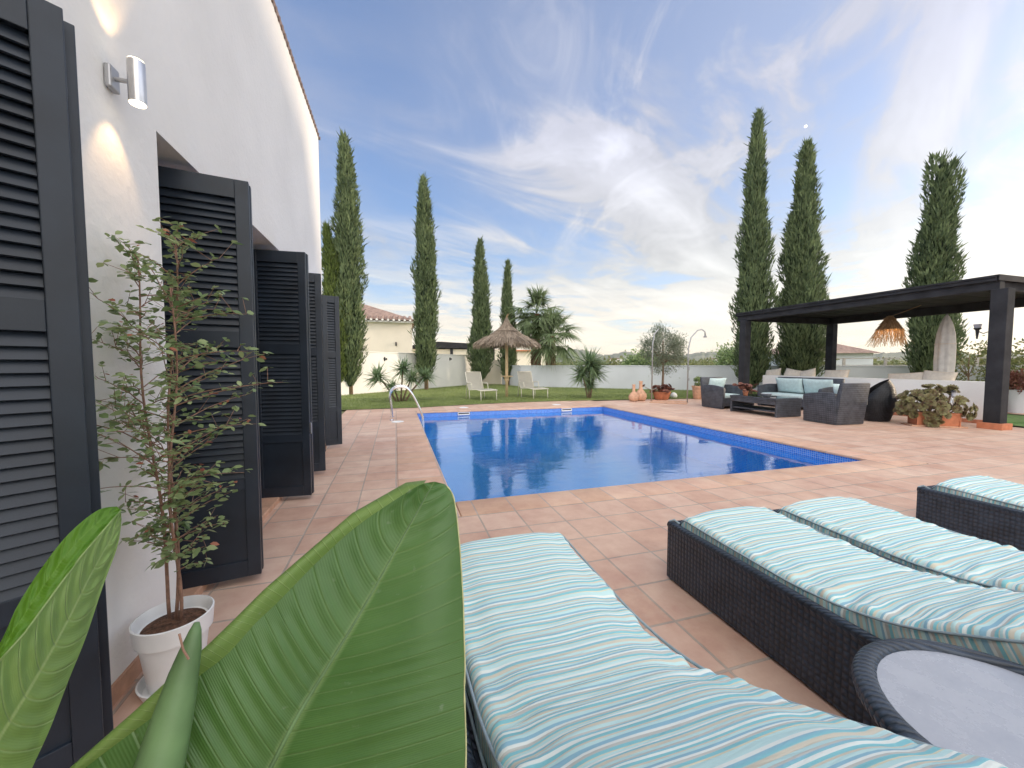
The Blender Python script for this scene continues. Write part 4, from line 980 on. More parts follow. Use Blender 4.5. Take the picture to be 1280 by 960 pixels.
MB().lathe([(.14, 0), (.17, .03), (.21, .42), (.23, .42), (.23, .47), (.2, .47), (.19, .44), (0, .44)], 24).build('pot_body', M['terracotta_pale'], pb, auto=40)
small_tree('potted_bush', 10.35, 11.35, .4, .16, .17, .16, 'small green bush in the tall terracotta pot behind the far armchair', 700, M['shrub'], 33, (.06, .03), .015, 'plant', 16, z=.44)

# ------------------------------------------------------------ thatched parasol and lawn chairs
um = empty('thatched_parasol', (3.95, 13.9, 0), 0, 'thatched straw parasol on a wooden pole standing on the lawn', 'parasol')
MB().tube([(0, 0, -.02), (0, 0, 2.75)], .055, 14).build('pole', M['pine'], um, smooth=True)
def thatch(prof_, n, Lf, name, zoff=0.0):
    t = rng.random(n); R0 = np.array([p[0] for p in prof_]); Z0 = np.array([p[1] for p in prof_]); tt = np.linspace(0, 1, len(prof_))
    rr = np.interp(t**.7, tt, R0); zz = np.interp(t**.7, tt, Z0); a = rng.uniform(0, 6.28, n)
    sl = np.interp(t**.7, tt, np.gradient(Z0)/np.maximum(np.gradient(R0), .02))
    d = np.stack([np.cos(a), np.sin(a), np.clip(sl, -3, 0)], 1) + rng.normal(0, .10, (n, 3))
    return blades(name, np.stack([rr*np.cos(a), rr*np.sin(a), zz+rng.normal(0, .012, n)], 1), d, rng.uniform(.7, 1.2, n)*Lf, .018, rng.uniform(0, .35, n), M['thatch'], um, segs=2, shape='flat')
MB().lathe([(.0, 2.72), (.12, 2.66), (.3, 2.50), (.6, 2.3), (.92, 2.16), (1.06, 2.05), (1.03, 2.03), (.9, 2.12), (.58, 2.25), (.28, 2.45), (0, 2.6)], 36).build('canopy_shell', M['thatch'], um)
thatch([(.05, 2.76), (.14, 2.66), (.30, 2.50), (.6, 2.31), (.9, 2.18), (1.04, 2.08)], 6500, .26, 'thatch_skirt')
thatch([(.02, 2.98), (.07, 2.85), (.15, 2.70), (.28, 2.56), (.38, 2.48)], 2200, .2, 'thatch_cap')
n = 900; a = rng.uniform(0, 6.28, n)
blades('thatch_fringe', np.stack([1.04*np.cos(a), 1.04*np.sin(a), 2.08+rng.normal(0, .02, n)], 1), np.stack([np.cos(a)*.45, np.sin(a)*.45, -np.ones(n)], 1)+rng.normal(0, .15, (n, 3)), rng.uniform(.12, .3, n), .016, 0, M['thatch'], um, segs=2, shape='flat')
MB().tube([(.46*math.cos(q), .46*math.sin(q), 2.45) for q in np.linspace(0, 6.283, 33)[:-1]], .014, 6, closed=True).build('binding_ring', M['thatch'], um)
MB().tube([(0, 0, 2.9), (.01, 0, 3.02), (.07, .03, 3.1), (.10, .03, 3.07)], [.05, .03, .02, .008], 8).build('straw_tuft', M['rattan'], um, smooth=True)
rb = MB()
for k in range(8): q = k*math.pi/4; rb.tube([(.05*math.cos(q), .05*math.sin(q), 2.6), (1.02*math.cos(q), 1.02*math.sin(q), 2.03)], .015, 6)
rb.build('ribs', M['pine'], um)
MB().lathe([(0, .78), (.22, .78), (.24, .79), (.24, .81), (0, .81)], 28).lathe([(.07, .62), (.09, .64), (.09, .78), (.07, .78)], 12).build('shelf', M['pine'], um)
def lawn_chair(x, y, rz, label):
    root = empty('lawn_chair', (x, y, 0), rz, label, 'lounge chair', 'white sling lounge chairs under the thatched parasol')
    # local: foot at -y, back at +y; width x +-.3
    seat = [(-.72, .36), (-.3, .38), (.12, .35), (.25, .34)]
    back = [(.25, .34), (.34, .52), (.50, .96)]
    def strip(pts, name):
        mb = MB()
        for (y0, z0), (y1, z1) in zip(pts[:-1], pts[1:]):
            v = [mb.bm.verts.new(q) for q in ((-.28, y0, z0), (.28, y0, z0), (.28, y1, z1), (-.28, y1, z1))]; mb.bm.faces.new(v)
        r_ = bmesh.ops.solidify(mb.bm, geom=mb.bm.faces[:], thickness=.012)
        mb.build(name, M['sling'], root)
    strip(seat, 'seat_sling'); strip(back, 'back_sling')
    fr = MB()
    for s in (-1, 1):
        fr.tube([(s*.3, y_, z_) for y_, z_ in seat], .017, 8); fr.tube([(s*.3, y_, z_) for y_, z_ in back], .016, 8)
        fr.tube([(s*.32, .42, 0), (s*.32, .34, .56), (s*.32, .0, .58), (s*.32, -.06, .36)], .014, 8)
    fr.tube([(-.3, -.72, .36), (.3, -.72, .36)], .017, 8); fr.tube([(-.3, .50, .96), (.3, .50, .96)], .016, 8)
    fr.build('frame', M['cream_paint'], root, smooth=True)
    for s in (-1, 1):
        for yy in (-.66, .2):
            MB().tube([(s*.3, yy, .36), (s*.3, yy-.02, 0)], .015, 8).build('leg', M['cream_paint'], root, smooth=True)
        MB().box((s*.32, .17, .585), (.045, .34, .018), bev=.005).build('armrest', M['cream_paint'], root)
    return root
lawn_chair(2.80, 13.35, R_(16), 'white sling lounge chair on the ladder side of the thatched parasol')
lawn_chair(4.80, 13.6, R_(12), 'white sling lounge chair on the palm side of the thatched parasol')

# ------------------------------------------------------------ wicker furniture set
def pillow(name, w, h, t, m, parent, loc, rot):
    n = 18; V = []; F = []
    for s in (1, -1):
        for i in range(n+1):
            for j in range(n+1):
                u = -1+2*i/n; v = -1+2*j/n
                k = (1-abs(u)**2.6)*(1-abs(v)**2.6); k = max(k, 0)**.55
                pin = 1-.07*(u*u*v*v)**.5*0 - .05*(1-abs(u))*abs(v)**3*1 - .05*(1-abs(v))*abs(u)**3
                V.append((u*w/2*pin, s*t/2*k*(1+.08*noise.noise(Vector((u*2, v*2, w+s)))), v*h/2*pin))
    N1 = (n+1)**2
    for s in (0, 1):
        for i in range(n):
            for j in range(n):
                a = s*N1+i*(n+1)+j; f = (a, a+1, a+n+2, a+n+1); F.append(f if s else f[::-1])
    me = bpy.data.meshes.new(name); me.from_pydata(V, [], F); me.validate()
    bm = bmesh.new(); bm.from_mesh(me); bmesh.ops.remove_doubles(bm, verts=bm.verts[:], dist=.0005); bmesh.ops.recalc_face_normals(bm, faces=bm.faces[:]); bm.to_mesh(me); bm.free()
    return link(name, me, m, parent, loc, rot, smooth=True)
def arm_poly(D, back):
    pts = [(-.02, 0.01), (-.02, .60)]
    pts = [(D/2-.03, .01), (D/2, .55), (D/2-.02, .60)]
    for t in np.linspace(0.08, 1, 8): pts.append((D/2-.02-(D-.10)*t, .60+.055*math.sin(math.pi*t*.72)))
    pts += [(-D/2+.02, .40), (-D/2+.04, .01)]
    return pts
def wicker_seat(W_, D_, loc, rz, label, cat, cushions, name):
    """faces +y"""
    root = empty(name, loc, rz, label, cat)
    m = M['wicker_set']
    for s in (-1, 1):
        a = s*(W_/2-.09); b = s*W_/2
        MB().prism(arm_poly(D_, 0), 'x', min(a, b), max(a, b), bev=.012).build('arm_panel', m, root, auto=35)
    MB().prism([(-D_/2+.03, .01), (-D_/2-.07, .85), (-D_/2-.045, .865), (-D_/2, .85), (-D_/2+.12, .30), (-D_/2+.12, .01)], 'x', -W_/2+.012, W_/2-.012, bev=.008).build('back_panel', m, root, auto=35)
    MB().box((0, .03, .19), (W_-.184, D_-.14, .22), bev=.008).build('seat_base', m, root)
    MB().box((0, .06, .35), (W_-.2, D_-.2, .10), bev=.03).build('seat_cushion', M['pale_blue'], root, auto=50)
    k = cushions
    for i in range(k):
        cw = (W_-.24)/k; x = -W_/2+.12+cw*(i+.5)
        pillow('back_pillow', cw*1.02, .46, .16, M['pale_blue'], root, (x, -D_/2+.16, .62), (R_(-16), 0, R_(random.uniform(-4, 4))))
    return root
A_ = wicker_seat(.80, .80, (9.0, 8.93, 0), R_(180), 'dark wicker armchair at the far end of the coffee table, beside the terracotta pot', 'armchair', 1, 'wicker_armchair')
B__ = wicker_seat(.74, .76, (8.95, 5.95, 0), R_(-4), 'dark wicker armchair seen from behind, beside the black tub chair', 'armchair', 1, 'wicker_armchair')
wicker_seat(1.85, .78, (10.82, 8.15, 0), R_(90), 'dark wicker sofa with pale blue pillows against the low white wall', 'sofa', 2, 'wicker_sofa')
for o in (A_, B__): o['group'] = 'wicker armchairs at the coffee table'
ct = empty('coffee_table', (8.82, 7.47, 0), 0, 'long low dark wicker coffee table with glass top and lower shelf', 'table')
MB().box((0, -.63, .21), (.76, .05, .40), bev=.008).build('end_panel', M['wicker_set'], ct)
MB().box((0, .63, .21), (.76, .05, .40), bev=.008).build('end_panel', M['wicker_set'], ct)
MB().box((0, 0, .415), (.80, 1.32, .045), bev=.01).build('table_top', M['wicker_set'], ct)
MB().box((0, 0, .13), (.72, 1.2, .03), bev=.004).build('lower_shelf', M['wicker_set'], ct)
MB().box((-.38, 0, .34), (.03, 1.21, .10), bev=.004).box((.38, 0, .34), (.03, 1.21, .10), bev=.004).build('apron', M['wicker_set'], ct)
MB().box((0, 0, .443), (.70, 1.2, .008)).build('glass_top', M['dark_glass'], ct)
bw_ = MB(); bw_.lathe([(.04, 0), (.07, .01), (.12, .07), (.125, .075), (.11, .07), (.06, .02), (0, .015)], 24, (8.75, 7.35, .448))
tag(bw_.build('glass_bowl', M['glass_top'], auto=40), 'shallow pale dish on the coffee table', 'bowl')
sp2 = empty('table_plant', (8.75, 7.95, .448), 0, 'dark red succulent in a small pot on the far end of the coffee table', 'plant')
MB().lathe([(.05, 0), (.07, .1), (.075, .1), (.06, .09), (0, .09)], 16).build('pot_body', M['terracotta'], sp2, auto=40)
rosettes(sp2, [Vector((random.gauss(0, .13), random.gauss(0, .13), random.uniform(.1, .27))) for _ in range(26)], .075, M['aeon_red'])
sb_ = MB()
for _ in range(9): sb_.tube([(0, 0, .08), (random.gauss(0, .1), random.gauss(0, .1), .2)], [.008, .006], 5)
sb_.build('succulent_stem', M['bark'], sp2)
# black tub chair seen from outside
tc_ = empty('tub_chair', (10.15, 5.95, 0), R_(40), 'rounded black wicker tub chair with curved back, next to the low white wall', 'chair')
mb = MB(); K = 30; rings = []
for z, rr in ((.01, .30), (.06, .315), (.25, .37), (.45, .395), (.62, .385), (.78, .34), (.92, .26)):
    ring_ = []
    for j in range(K):
        a = R_(-20)+R_(220)*j/(K-1)
        hz = z if z < .46 else .46+(z-.46)*(.28+.72*max(0, math.sin(math.pi*j/(K-1)))**.8)
        ring_.append(mb.bm.verts.new((rr*math.cos(a), -rr*math.sin(a), hz)))
    rings.append(ring_)
for i in range(len(rings)-1):
    for j in range(K-1): mb.bm.faces.new((rings[i][j], rings[i][j+1], rings[i+1][j+1], rings[i+1][j]))
bmesh.ops.solidify(mb.bm, geom=mb.bm.faces[:], thickness=.035)
mb.build('curved_shell', M['wicker_black'], tc_, auto=50)
MB().lathe([(.27, .02), (.33, .2), (.34, .36), (0, .36)], 28).build('seat_base', M['wicker_black'], tc_, auto=50)
MB().lathe([(0, .36), (.31, .36), (.325, .4), (.31, .45), (0, .47)], 28).build('seat_cushion', M['linen'], tc_, auto=50)

# ------------------------------------------------------------ low white wall, bench, pergola
lw = empty('low_wall', (11.86, 7.4, 0), 0, 'low white rendered wall behind the wicker sofa, at the front of the pergola', 'wall')
def loc_(mb, name, m, root, **k):
    o = mb.build(name, m, None, **k); o.parent = root; o.matrix_parent_inverse = Matrix.Translation(-root.location); return o
loc_(MB().box((11.86, 7.44, .47), (.28, 5.14, .82), bev=.02), 'wall_body', M['wall_white'], lw, auto=40)
loc_(MB().box((11.86, 7.44, .04), (.33, 5.20, .08), bev=.006), 'plinth_tile', M['terracotta'], lw)
bn = empty('built_in_bench', (12.3, 7.4, 0), 0, 'white built-in bench with beige seat pads hidden behind the low wall', 'bench')
loc_(MB().box((12.32, 7.44, .24), (.6, 5.0, .44), bev=.01), 'bench_body', M['wall_white'], bn)
loc_(MB().box((12.32, 7.44, .52), (.58, 4.9, .12), bev=.03), 'seat_pad', M['linen'], bn, auto=50)
for i, (y, w_, rx, lab) in enumerate([(10.0, .55, 8, 'beige pillow at the far end of the low wall, beside the far pergola post'), (9.35, .55, -10, 'beige pillow second from the far end of the low wall'), (8.85, .5, 14, 'beige pillow third from the far end of the low wall, behind the sofa'), (8.05, .66, 2, 'square beige pillow behind the sofa, by the back post of the pergola'), (6.45, .75, 5, 'long beige pillow under the forked cypress, behind the black tub chair'), (5.85, .6, -4, 'beige pillow in front of the closed parasol')]):
    p = pillow('pillow', w_, .46, .17, M['linen'], None, (12.16, y, .86-.05*(i == 4)), (R_(16), R_(rx), R_(90)))
    tag(p, lab, 'pillow', 'beige pillows leaning along the low wall')
pg = empty('pergola', (13, 7.4, 0), 0, 'dark stained timber pergola with flat roof over the seating corner', 'pergola')
X0, X1, Y0, Y1, ZB, ZP = 11.05, 15.0, 4.62, 10.22, 2.67, 2.93
for (x, y) in ((X0, Y0-.16), (X0, Y1-.1), (X1, Y1-.1), (X1, Y0-.16)):
    loc_(MB().box((x, y, ZB/2+.03), (.23, .23, ZB-.06), bev=.008), 'post', M['dark_wood'], pg)
    loc_(MB().box((x, y, .06), (.34, .34, .12), bev=.008), 'post_plinth', M['terracotta'], pg)
loc_(MB().box((X0, (Y0+Y1)/2, ZB+.11), (.16, Y1-Y0+.3, .22), bev=.006), 'beam', M['dark_wood'], pg)
loc_(MB().box((X1, (Y0+Y1)/2, ZB+.11), (.16, Y1-Y0+.3, .22), bev=.006), 'beam', M['dark_wood'], pg)
for y in (Y0, Y1): loc_(MB().box(((X0+X1)/2, y, ZB+.10), (X1-X0-.17, .14, .19), bev=.006), 'beam', M['dark_wood'], pg)
rfm = MB(); nb_ = 36
for k in range(nb_):
    y = Y0-.12+(Y1-Y0+.24)*(k+.5)/nb_; rfm.box(((X0+X1)/2, y, ZB+.24+.004*(k % 3)), (X1-X0+.34, (Y1-Y0+.24)/nb_-.002, .03))
loc_(rfm, 'roof_boards', M['dark_wood'], pg)
loc_(MB().box((X0-.13, (Y0+Y1)/2, ZB+.215), (.03, Y1-Y0+.3, .11)).box((X1+.13, (Y0+Y1)/2, ZB+.215), (.03, Y1-Y0+.3, .11)).box(((X0+X1)/2, Y0-.15, ZB+.215), (X1-X0+.29, .03, .11)).box(((X0+X1)/2, Y1+.15, ZB+.215), (X1-X0+.29, .03, .11)), 'fascia', M['dark_wood'], pg)
# closed parasol
cp = empty('closed_parasol', (13.2, 6.24, 0), 0, 'closed grey white parasol standing under the pergola', 'parasol')
MB().tube([(0, 0, 0), (0, 0, 2.50)], .02, 10).build('pole', M['alu_grey'], cp, smooth=True)
prf = [(.02, .72), (.14, .78), (.17, .95), (.185, 1.3), (.18, 1.7), (.16, 2.0), (.11, 2.25), (.05, 2.42), (.02, 2.47)]
mb = MB(); K = 40; rings = []
for r0, z in prf: rings.append([mb.bm.verts.new((r0*(1+.09*math.cos(8*2*math.pi*j/K))*math.cos(2*math.pi*j/K), r0*(1+.09*math.cos(8*2*math.pi*j/K))*math.sin(2*math.pi*j/K), z)) for j in range(K)])
for i in range(len(rings)-1):
    for j in range(K): mb.bm.faces.new((rings[i][j], rings[i][(j+1) % K], rings[i+1][(j+1) % K], rings[i+1][j]))
mb.build('folded_canopy', M['canvas'], cp, smooth=True)
MB().lathe([(.25, 0), (.25, .05), (.05, .08), (0, .08)], 24).build('base', M['alu_grey'], cp)
MB().tube([(.19*math.cos(q), .19*math.sin(q), 1.75) for q in np.linspace(0, 6.283, 25)[:-1]], .008, 5, closed=True).build('strap', M['linen'], cp)
# pendant lamp
pl = empty('pendant_lamp', (12.5, 7.02, 2.16), 0, 'woven rattan pendant lamp with fringe hanging from the pergola, bulb lit', 'lamp')
n = 900; a = rng.uniform(0, 6.28, n); t = rng.random(n)
tilt = Matrix.Rotation(R_(8), 4, 'X')
MB().lathe([(.03, .36), (.07, .34), (.16, .15), (.25, 0), (.24, 0), (.14, .15), (.06, .33), (.03, .35)], 26).build('shade', M['rattan'], pl, auto=40)
rr = np.interp(t, [0, 1], [.05, .25]); zz = np.interp(t, [0, 1], [.35, 0])
blades('woven_strands', np.stack([rr*np.cos(a), rr*np.sin(a), zz], 1), np.stack([np.cos(a)*.6, np.sin(a)*.6, -np.ones(n)], 1)+rng.normal(0, .2, (n, 3)), .09, .012, 0, M['rattan'], pl, segs=2, shape='flat')
n = 260; a = rng.uniform(0, 6.28, n)
blades('fringe', np.stack([.25*np.cos(a), .25*np.sin(a), np.zeros(n)], 1), np.stack([np.cos(a)*.2, np.sin(a)*.2, -np.ones(n)], 1)+rng.normal(0, .15, (n, 3)), rng.uniform(.2, .55, n), .008, -.1, M['rattan'], pl, segs=3, shape='flat')
mbb = MB(); bmesh.ops.create_uvsphere(mbb.bm, u_segments=14, v_segments=10, radius=.04); mbb.build('bulb', M['bulb'], pl, loc=(0, 0, .06), smooth=True)
MB().tube([(0, 0, .34), (.02, -.25, .42), (.05, -.6, .55)], .009, 6).build('hanging_rope', M['rattan'], pl, smooth=True)
ld = bpy.data.lights.new('pendant_glow', 'POINT'); ld.energy = 6; ld.color = (1, .6, .28); ld.shadow_soft_size = .04
lo = bpy.data.objects.new('pendant_glow', ld); COL.objects.link(lo); lo.parent = pl; lo.location = (0, 0, .0)
# post lantern and stake lamp
lt = empty('post_lantern', (11.0, 4.78, 1.95), 0, 'small black torch lantern on a bracket at the near pergola post', 'lantern')
MB().lathe([(.012, -.2), (.03, -.02), (.055, 0), (.055, .02), (.03, .02)], 14, (.15, 0.03, 0)).tube([(.04, -.2, -.06), (.09, -.08, -.1), (.14, 0, -.06)], .008, 6).build('torch_body', M['black'], lt, auto=40)
MB().lathe([(.045, .02), (.06, .09), (.055, .095), (.04, .03)], 14, (.15, 0.03, 0)).build('glass_cup', M['glass_top'], lt)
# trough with aeonium
tr = empty('terracotta_trough', (10.38, 5.02, 0), R_(-36), 'terracotta trough on a clay tray, overflowing with brownish succulents', 'planter')
MB().box((0, 0, .012), (.86, .36, .024), bev=.008).build('tray', M['terracotta_pale'], tr)
mb = MB(); mb.prism([(-.13, .026), (.13, .026), (.16, .25), (.175, .25), (.175, .285), (.14, .285), (.13, .24), (-.13, .24), (-.14, .285), (-.175, .285), (-.175, .25), (-.16, .25)], 'x', -.33, .33); mb.build('trough_body', M['terracotta'], tr)
MB().box((0, 0, .235), (.66, .27, .02)).box((-.325, 0, .15), (.02, .31, .25), bev=.003).box((.325, 0, .15), (.02, .31, .25), bev=.003).build('trough_end', M['terracotta'], tr)
ae = empty('succulent_plant', (10.38, 5.02, .24), R_(-36), 'large brown green succulent clump spilling over the trough beside the pergola post', 'plant')
cs = []
while len(cs) < 125:
    p = Vector((random.uniform(-.62, .55), random.uniform(-.32, .3), random.uniform(-.02, .60)))
    if (p.x/.62)**2+(p.y/.34)**2+((p.z-.10)/.5)**2 < 1 and (p.z > .12 or abs(p.x) > .2 or p.y < -.1): cs.append(p)
cs += [Vector((-.1+random.gauss(0, .05), -.24, random.uniform(-.2, .0))) for _ in range(9)]
rosettes(ae, cs, .088, M['aeon'], out=True)
sb_ = MB()
for c in cs[::2]: sb_.tube([(c.x*.5, c.y*.3, 0), (c.x*.8, c.y*.7, c.z*.5), tuple(c)], [.012, .009, .006], 5)
sb_.build('succulent_stem', M['bark'], ae)
sl = empty('solar_stake_lamp', (10.36, 4.74, .24), 0, 'small steel solar stake lamp standing in the succulent trough', 'lamp')
MB().tube([(.02, .08, 0), (0, 0, .4)], .009, 8).build('stake', M['chrome'], sl, smooth=True)
MB().lathe([(.028, .38), (.03, .46), (.026, .46)], 16).build('lamp_glass', M['glass_top'], sl)
MB().lathe([(.0, .505), (.03, .5), (.045, .475), (.045, .462), (.0, .46)], 18).build('cap', M['black'], sl, auto=40)

# ------------------------------------------------------------ garden walls and beyond
def garden_wall(pts, H, th, m, label, name='garden_wall', cap=None, group=None):
    root = empty(name, (pts[0][0], pts[0][1], 0), 0, label, 'wall')
    for (x0, y0), (x1, y1) in zip(pts[:-1], pts[1:]):
        L = math.hypot(x1-x0, y1-y0); a = math.atan2(y1-y0, x1-x0)
        o = MB().box((L/2, 0, H/2-.02), (L, th, H+.04)).build('wall_body', m, root, loc=(x0-pts[0][0], y0-pts[0][1], 0), rot=(0, 0, a))
        MB().box((L/2, 0, H+.022), (L+.02, th+.05, .04), bev=.006).build('coping_stone', cap or m, root, loc=(x0-pts[0][0], y0-pts[0][1], 0), rot=(0, 0, a))
    return root
GW1 = [(-8.5, 10.6), (-1.24, 17.5), (4.95, 23.6)]
garden_wall(GW1, 1.74, .2, M['wall_white'], 'tall white garden wall behind the left lawn, with small wall lamps')
garden_wall([(5.0, 23.5), (6.2, 22.9)], 1.45, .2, M['wall_cream_and_sunlit'], 'short wall piece coloured cream for warm sunlight, between the cypresses behind the thatched parasol')
garden_wall([(6.25, 22.75), (6.6, 20.3), (15.3, 13.6), (20.4, 9.67), (34, -.8)], 1.14, .2, M['wall_grey_and_shaded'], 'long low white garden wall with its shade coloured in pale grey, behind the palms, olive tree and pergola')
# shallow chamfer where the short sunlit-coloured wall steps down
def small_wall_lamp(x, y, z, label):
    t = empty('garden_wall_lamp', (x, y, z), R_(-45), label, 'lamp', 'small dark lamps on the white walls')
    MB().box((0, -.01, 0), (.06, .02, .1), bev=.004).tube([(0, -.02, -.02), (0, -.1, -.02)], .01, 6).build('bracket', M['black'], t)
    MB().lathe([(.02, -.09), (.045, .02), (.05, .03), (.02, .08), (0, .1)], 10, (0, -.12, 0)).build('lantern_head', M['black'], t)
def onwall(t_, off_=.115):
    (x0, y0), (x1, y1) = GW1[1], GW1[2]; L = math.hypot(x1-x0, y1-y0); nx, ny = (y1-y0)/L, -(x1-x0)/L
    return x0+(x1-x0)*t_+nx*off_, y0+(y1-y0)*t_+ny*off_
x, y = onwall(.125); small_wall_lamp(x, y, 1.47, 'small dark lamp on the garden wall above the yucca clump')
x, y = onwall(.66); small_wall_lamp(x, y, 1.52, 'small dark lamp on the garden wall above the left lawn chair')
# neighbour house with hip roof
nh = empty('neighbour_house', (-1.5, 27, 0), 0, 'cream neighbouring house with brown hipped tile roof behind the white wall', 'house')
loc_(MB().box((-4.1, 29, 1.95), (10.2, 8, 3.9)), 'wall', M['wall_cream_and_sunlit'], nh)
mb = MB(); z0, z1 = 3.92, 5.5
v = [mb.bm.verts.new(p) for p in ((-9.5, 24.7, z0), (1.3, 24.7, z0), (1.3, 33.3, z0), (-9.5, 33.3, z0), (-6, 29, z1), (-2.4, 29, z1))]
for f in ((0, 1, 5, 4), (1, 2, 5), (2, 3, 4, 5), (3, 0, 4)): mb.bm.faces.new([v[i] for i in f])
M['roof_tile'] = mat('weathered_roof_tile', (0.29, 0.2, 0.16), rough=.9, var=.35, vscale=5, bump=.5, bscale=12)
loc_(mb, 'roof', M['roof_tile'], nh)
mb = MB()
for k in range(34): mb.tube([(-9.4+10.6*k/33, 24.62, z0-.02), (-9.4+10.6*k/33, 25.3, z0+.24)], .10, 8)
loc_(mb, 'eaves_tiles', M['roof_tile'], nh, auto=40)
mb = MB()
for k in range(34): mb.tube([(-9.4+10.6*k/33, 24.58, z0-.02), (-9.4+10.6*k/33, 24.615, z0-.02)], .072, 8)
loc_(mb, 'eaves_tile_ends', M['wall_white'], nh)
loc_(MB().box((-4.1, 24.9, z0-.1), (10.5, .3, .1)), 'eaves_moulding', M['wall_white'], nh)
loc_(MB().box((.03, 24.96, 2.48), (.09, .08, .22), bev=.01), 'wall_light', M['black'], nh)
# dark flat canopy beyond the wall
cn = empty('carport', (4.5, 30, 0), 0, 'dark flat roofed carport beyond the white wall, between two cypresses', 'building')
mb = MB(); mb.prism([(1.2, 2.62), (3.0, 2.9), (7.5, 2.72), (7.5, 2.45), (1.2, 2.4)], 'y', 29, 33); loc_(mb, 'roof', M['dark_wood'], cn)
loc_(MB().box((5.4, 29.6, 2.26), (3.6, .1, .3)), 'awning', M['canvas'], cn)
loc_(MB().box((4.3, 31, 1.2), (7.0, 3.6, 2.3)), 'wall', M['wall_cream_and_sunlit'], cn)
for px in (1.6, 4.0, 7.2): loc_(MB().box((px, 29.2, 1.3), (.2, .2, 2.4)), 'post', M['dark_wood'], cn)
# white house strip seen between parasol and cypress
hb = empty('white_building', (12, 42, 0), 0, 'low white building glimpsed behind the thatched parasol and palms', 'building')
loc_(MB().box((12.5, 44, 1.35), (9, 5, 2.7)), 'wall', M['wall_cream_and_sunlit'], hb); loc_(MB().box((12.5, 43.9, 2.75), (9.6, 5.6, .14)), 'roof', M['terracotta'], hb)
# house at right beyond the wall
rh = empty('far_house', (34, 26, 0), 0, 'grey house with low brown tiled roof behind the wall, right of the middle cypress', 'house')
c_ = Vector((30.5, 21.8, 0)); 
mb = MB(); mb.box((0, 0, .75), (5.5, 4.0, 2.6)); mb.build('wall', M['wall_grey_and_shaded'], rh, loc=c_-Vector((34, 26, 0)), rot=(0, 0, R_(-35)))
mb = MB(); v = [mb.bm.verts.new(p) for p in ((-3.1, -2.4, 2.0), (3.1, -2.4, 2.0), (3.1, 2.4, 2.0), (-3.1, 2.4, 2.0), (-1.5, 0, 2.95), (.7, 0, 2.95))]
for f in ((0, 1, 5, 4), (1, 2, 5), (2, 3, 4, 5), (3, 0, 4), (3, 2, 1, 0)): mb.bm.faces.new([v[i] for i in f])
mb.build('roof', M['roof_tile'], rh, loc=c_-Vector((34, 26, 0)), rot=(0, 0, R_(-35)))
# post and rail fence on top of wall at right
fn = empty('rail_fence', (15, 14, 0), 0, 'low post and rail fence on a bank just beyond the long garden wall', 'fence')
M['fence_wood'] = mat('pale_weathered_wood', (.5, .45, .4), rough=.85, var=.2)
M['mesh_dark'] = mat('fence_mesh', (.16, .17, .16), rough=.9, var=.2)
p0 = Vector((18.2, 13.4, 0)); p1 = Vector((38, -1.8, 0)); L = (p1-p0).length; dv = (p1-p0)/L
for k in range(18):
    q = p0+dv*(L*k/17); MB().box((0, 0, .76), (.09, .09, 1.52)).build('fence_post', M['fence_wood'], fn, loc=q-Vector((15, 14, 0)), rot=(0, 0, math.atan2(dv.y, dv.x)))
mid = (p0+p1)/2-Vector((15, 14, 0)); an = math.atan2(dv.y, dv.x)
MB().box((0, 0, 1.5), (L, .04, .035)).box((0, 0, 1.2), (L, .04, .03)).build('fence_rail', M['fence_wood'], fn, loc=mid, rot=(0, 0, an))
# shrubs at right
small_tree('sparse_sapling', 17.3, 7.6, 2.4, 1.25, .75, .75, 'sparse young tree with few leaves behind the low wall, left of the near post', 520, M['shrub_olive'], 41, (.11, .05), .025, nclump=22, gap=.9, group=None)
small_tree('garden_shrub', 16.9, 5.75, 2.2, 1.15, .8, 1.0, 'loose olive green shrub right of the near pergola post', 1600, M['shrub_olive'], 42, (.11, .05), .04, 'plant', 40)
small_tree('garden_shrub', 20.6, 7.9, 1.6, .8, .9, .7, 'low shrub at the foot of the long garden wall by the near post', 2200, M['shrub_olive'], 43, (.11, .05), .04, 'plant', 40)
gp = empty('grey_pot', (15.1, 5.72, 0), 0, 'grey pot with a reddish plant at the right edge of the photo', 'pot')
MB().lathe([(.16, 0), (.22, .35), (.25, .6), (.22, .6), (.2, .5), (0, .5)], 22).build('pot_body', M['wall_grey_and_shaded'], gp, auto=40)
small_tree('potted_bush', 15.1, 5.72, .5, .28, .34, .24, 'reddish brown plant growing in the grey pot at the right edge', 700, M['aeon_red'], 44, (.1, .05), .02, 'plant', 20, z=.5)
# trees beyond
small_tree('bushy_tree', 19.3, 26.7, 2, .95, 1.8, .85, 'low bushy green trees beyond the wall, left of the olive tree', 5000, M['shrub'], 51, (.3, .14), .15, nclump=60)
small_tree('bushy_tree', 22.6, 20.9, 2.6, 1.35, 1.5, 1.25, 'round green tree beyond the wall, just left of the tallest right cypress', 5500, M['shrub'], 52, (.2, .09), .15, nclump=70)
small_tree('bushy_tree', 26.5, 19.5, 2.8, 1.5, 1.2, 1.0, 'green tree partly hidden behind the cypresses beyond the pergola', 3000, M['shrub_olive'], 53, (.2, .09), .12, nclump=50)
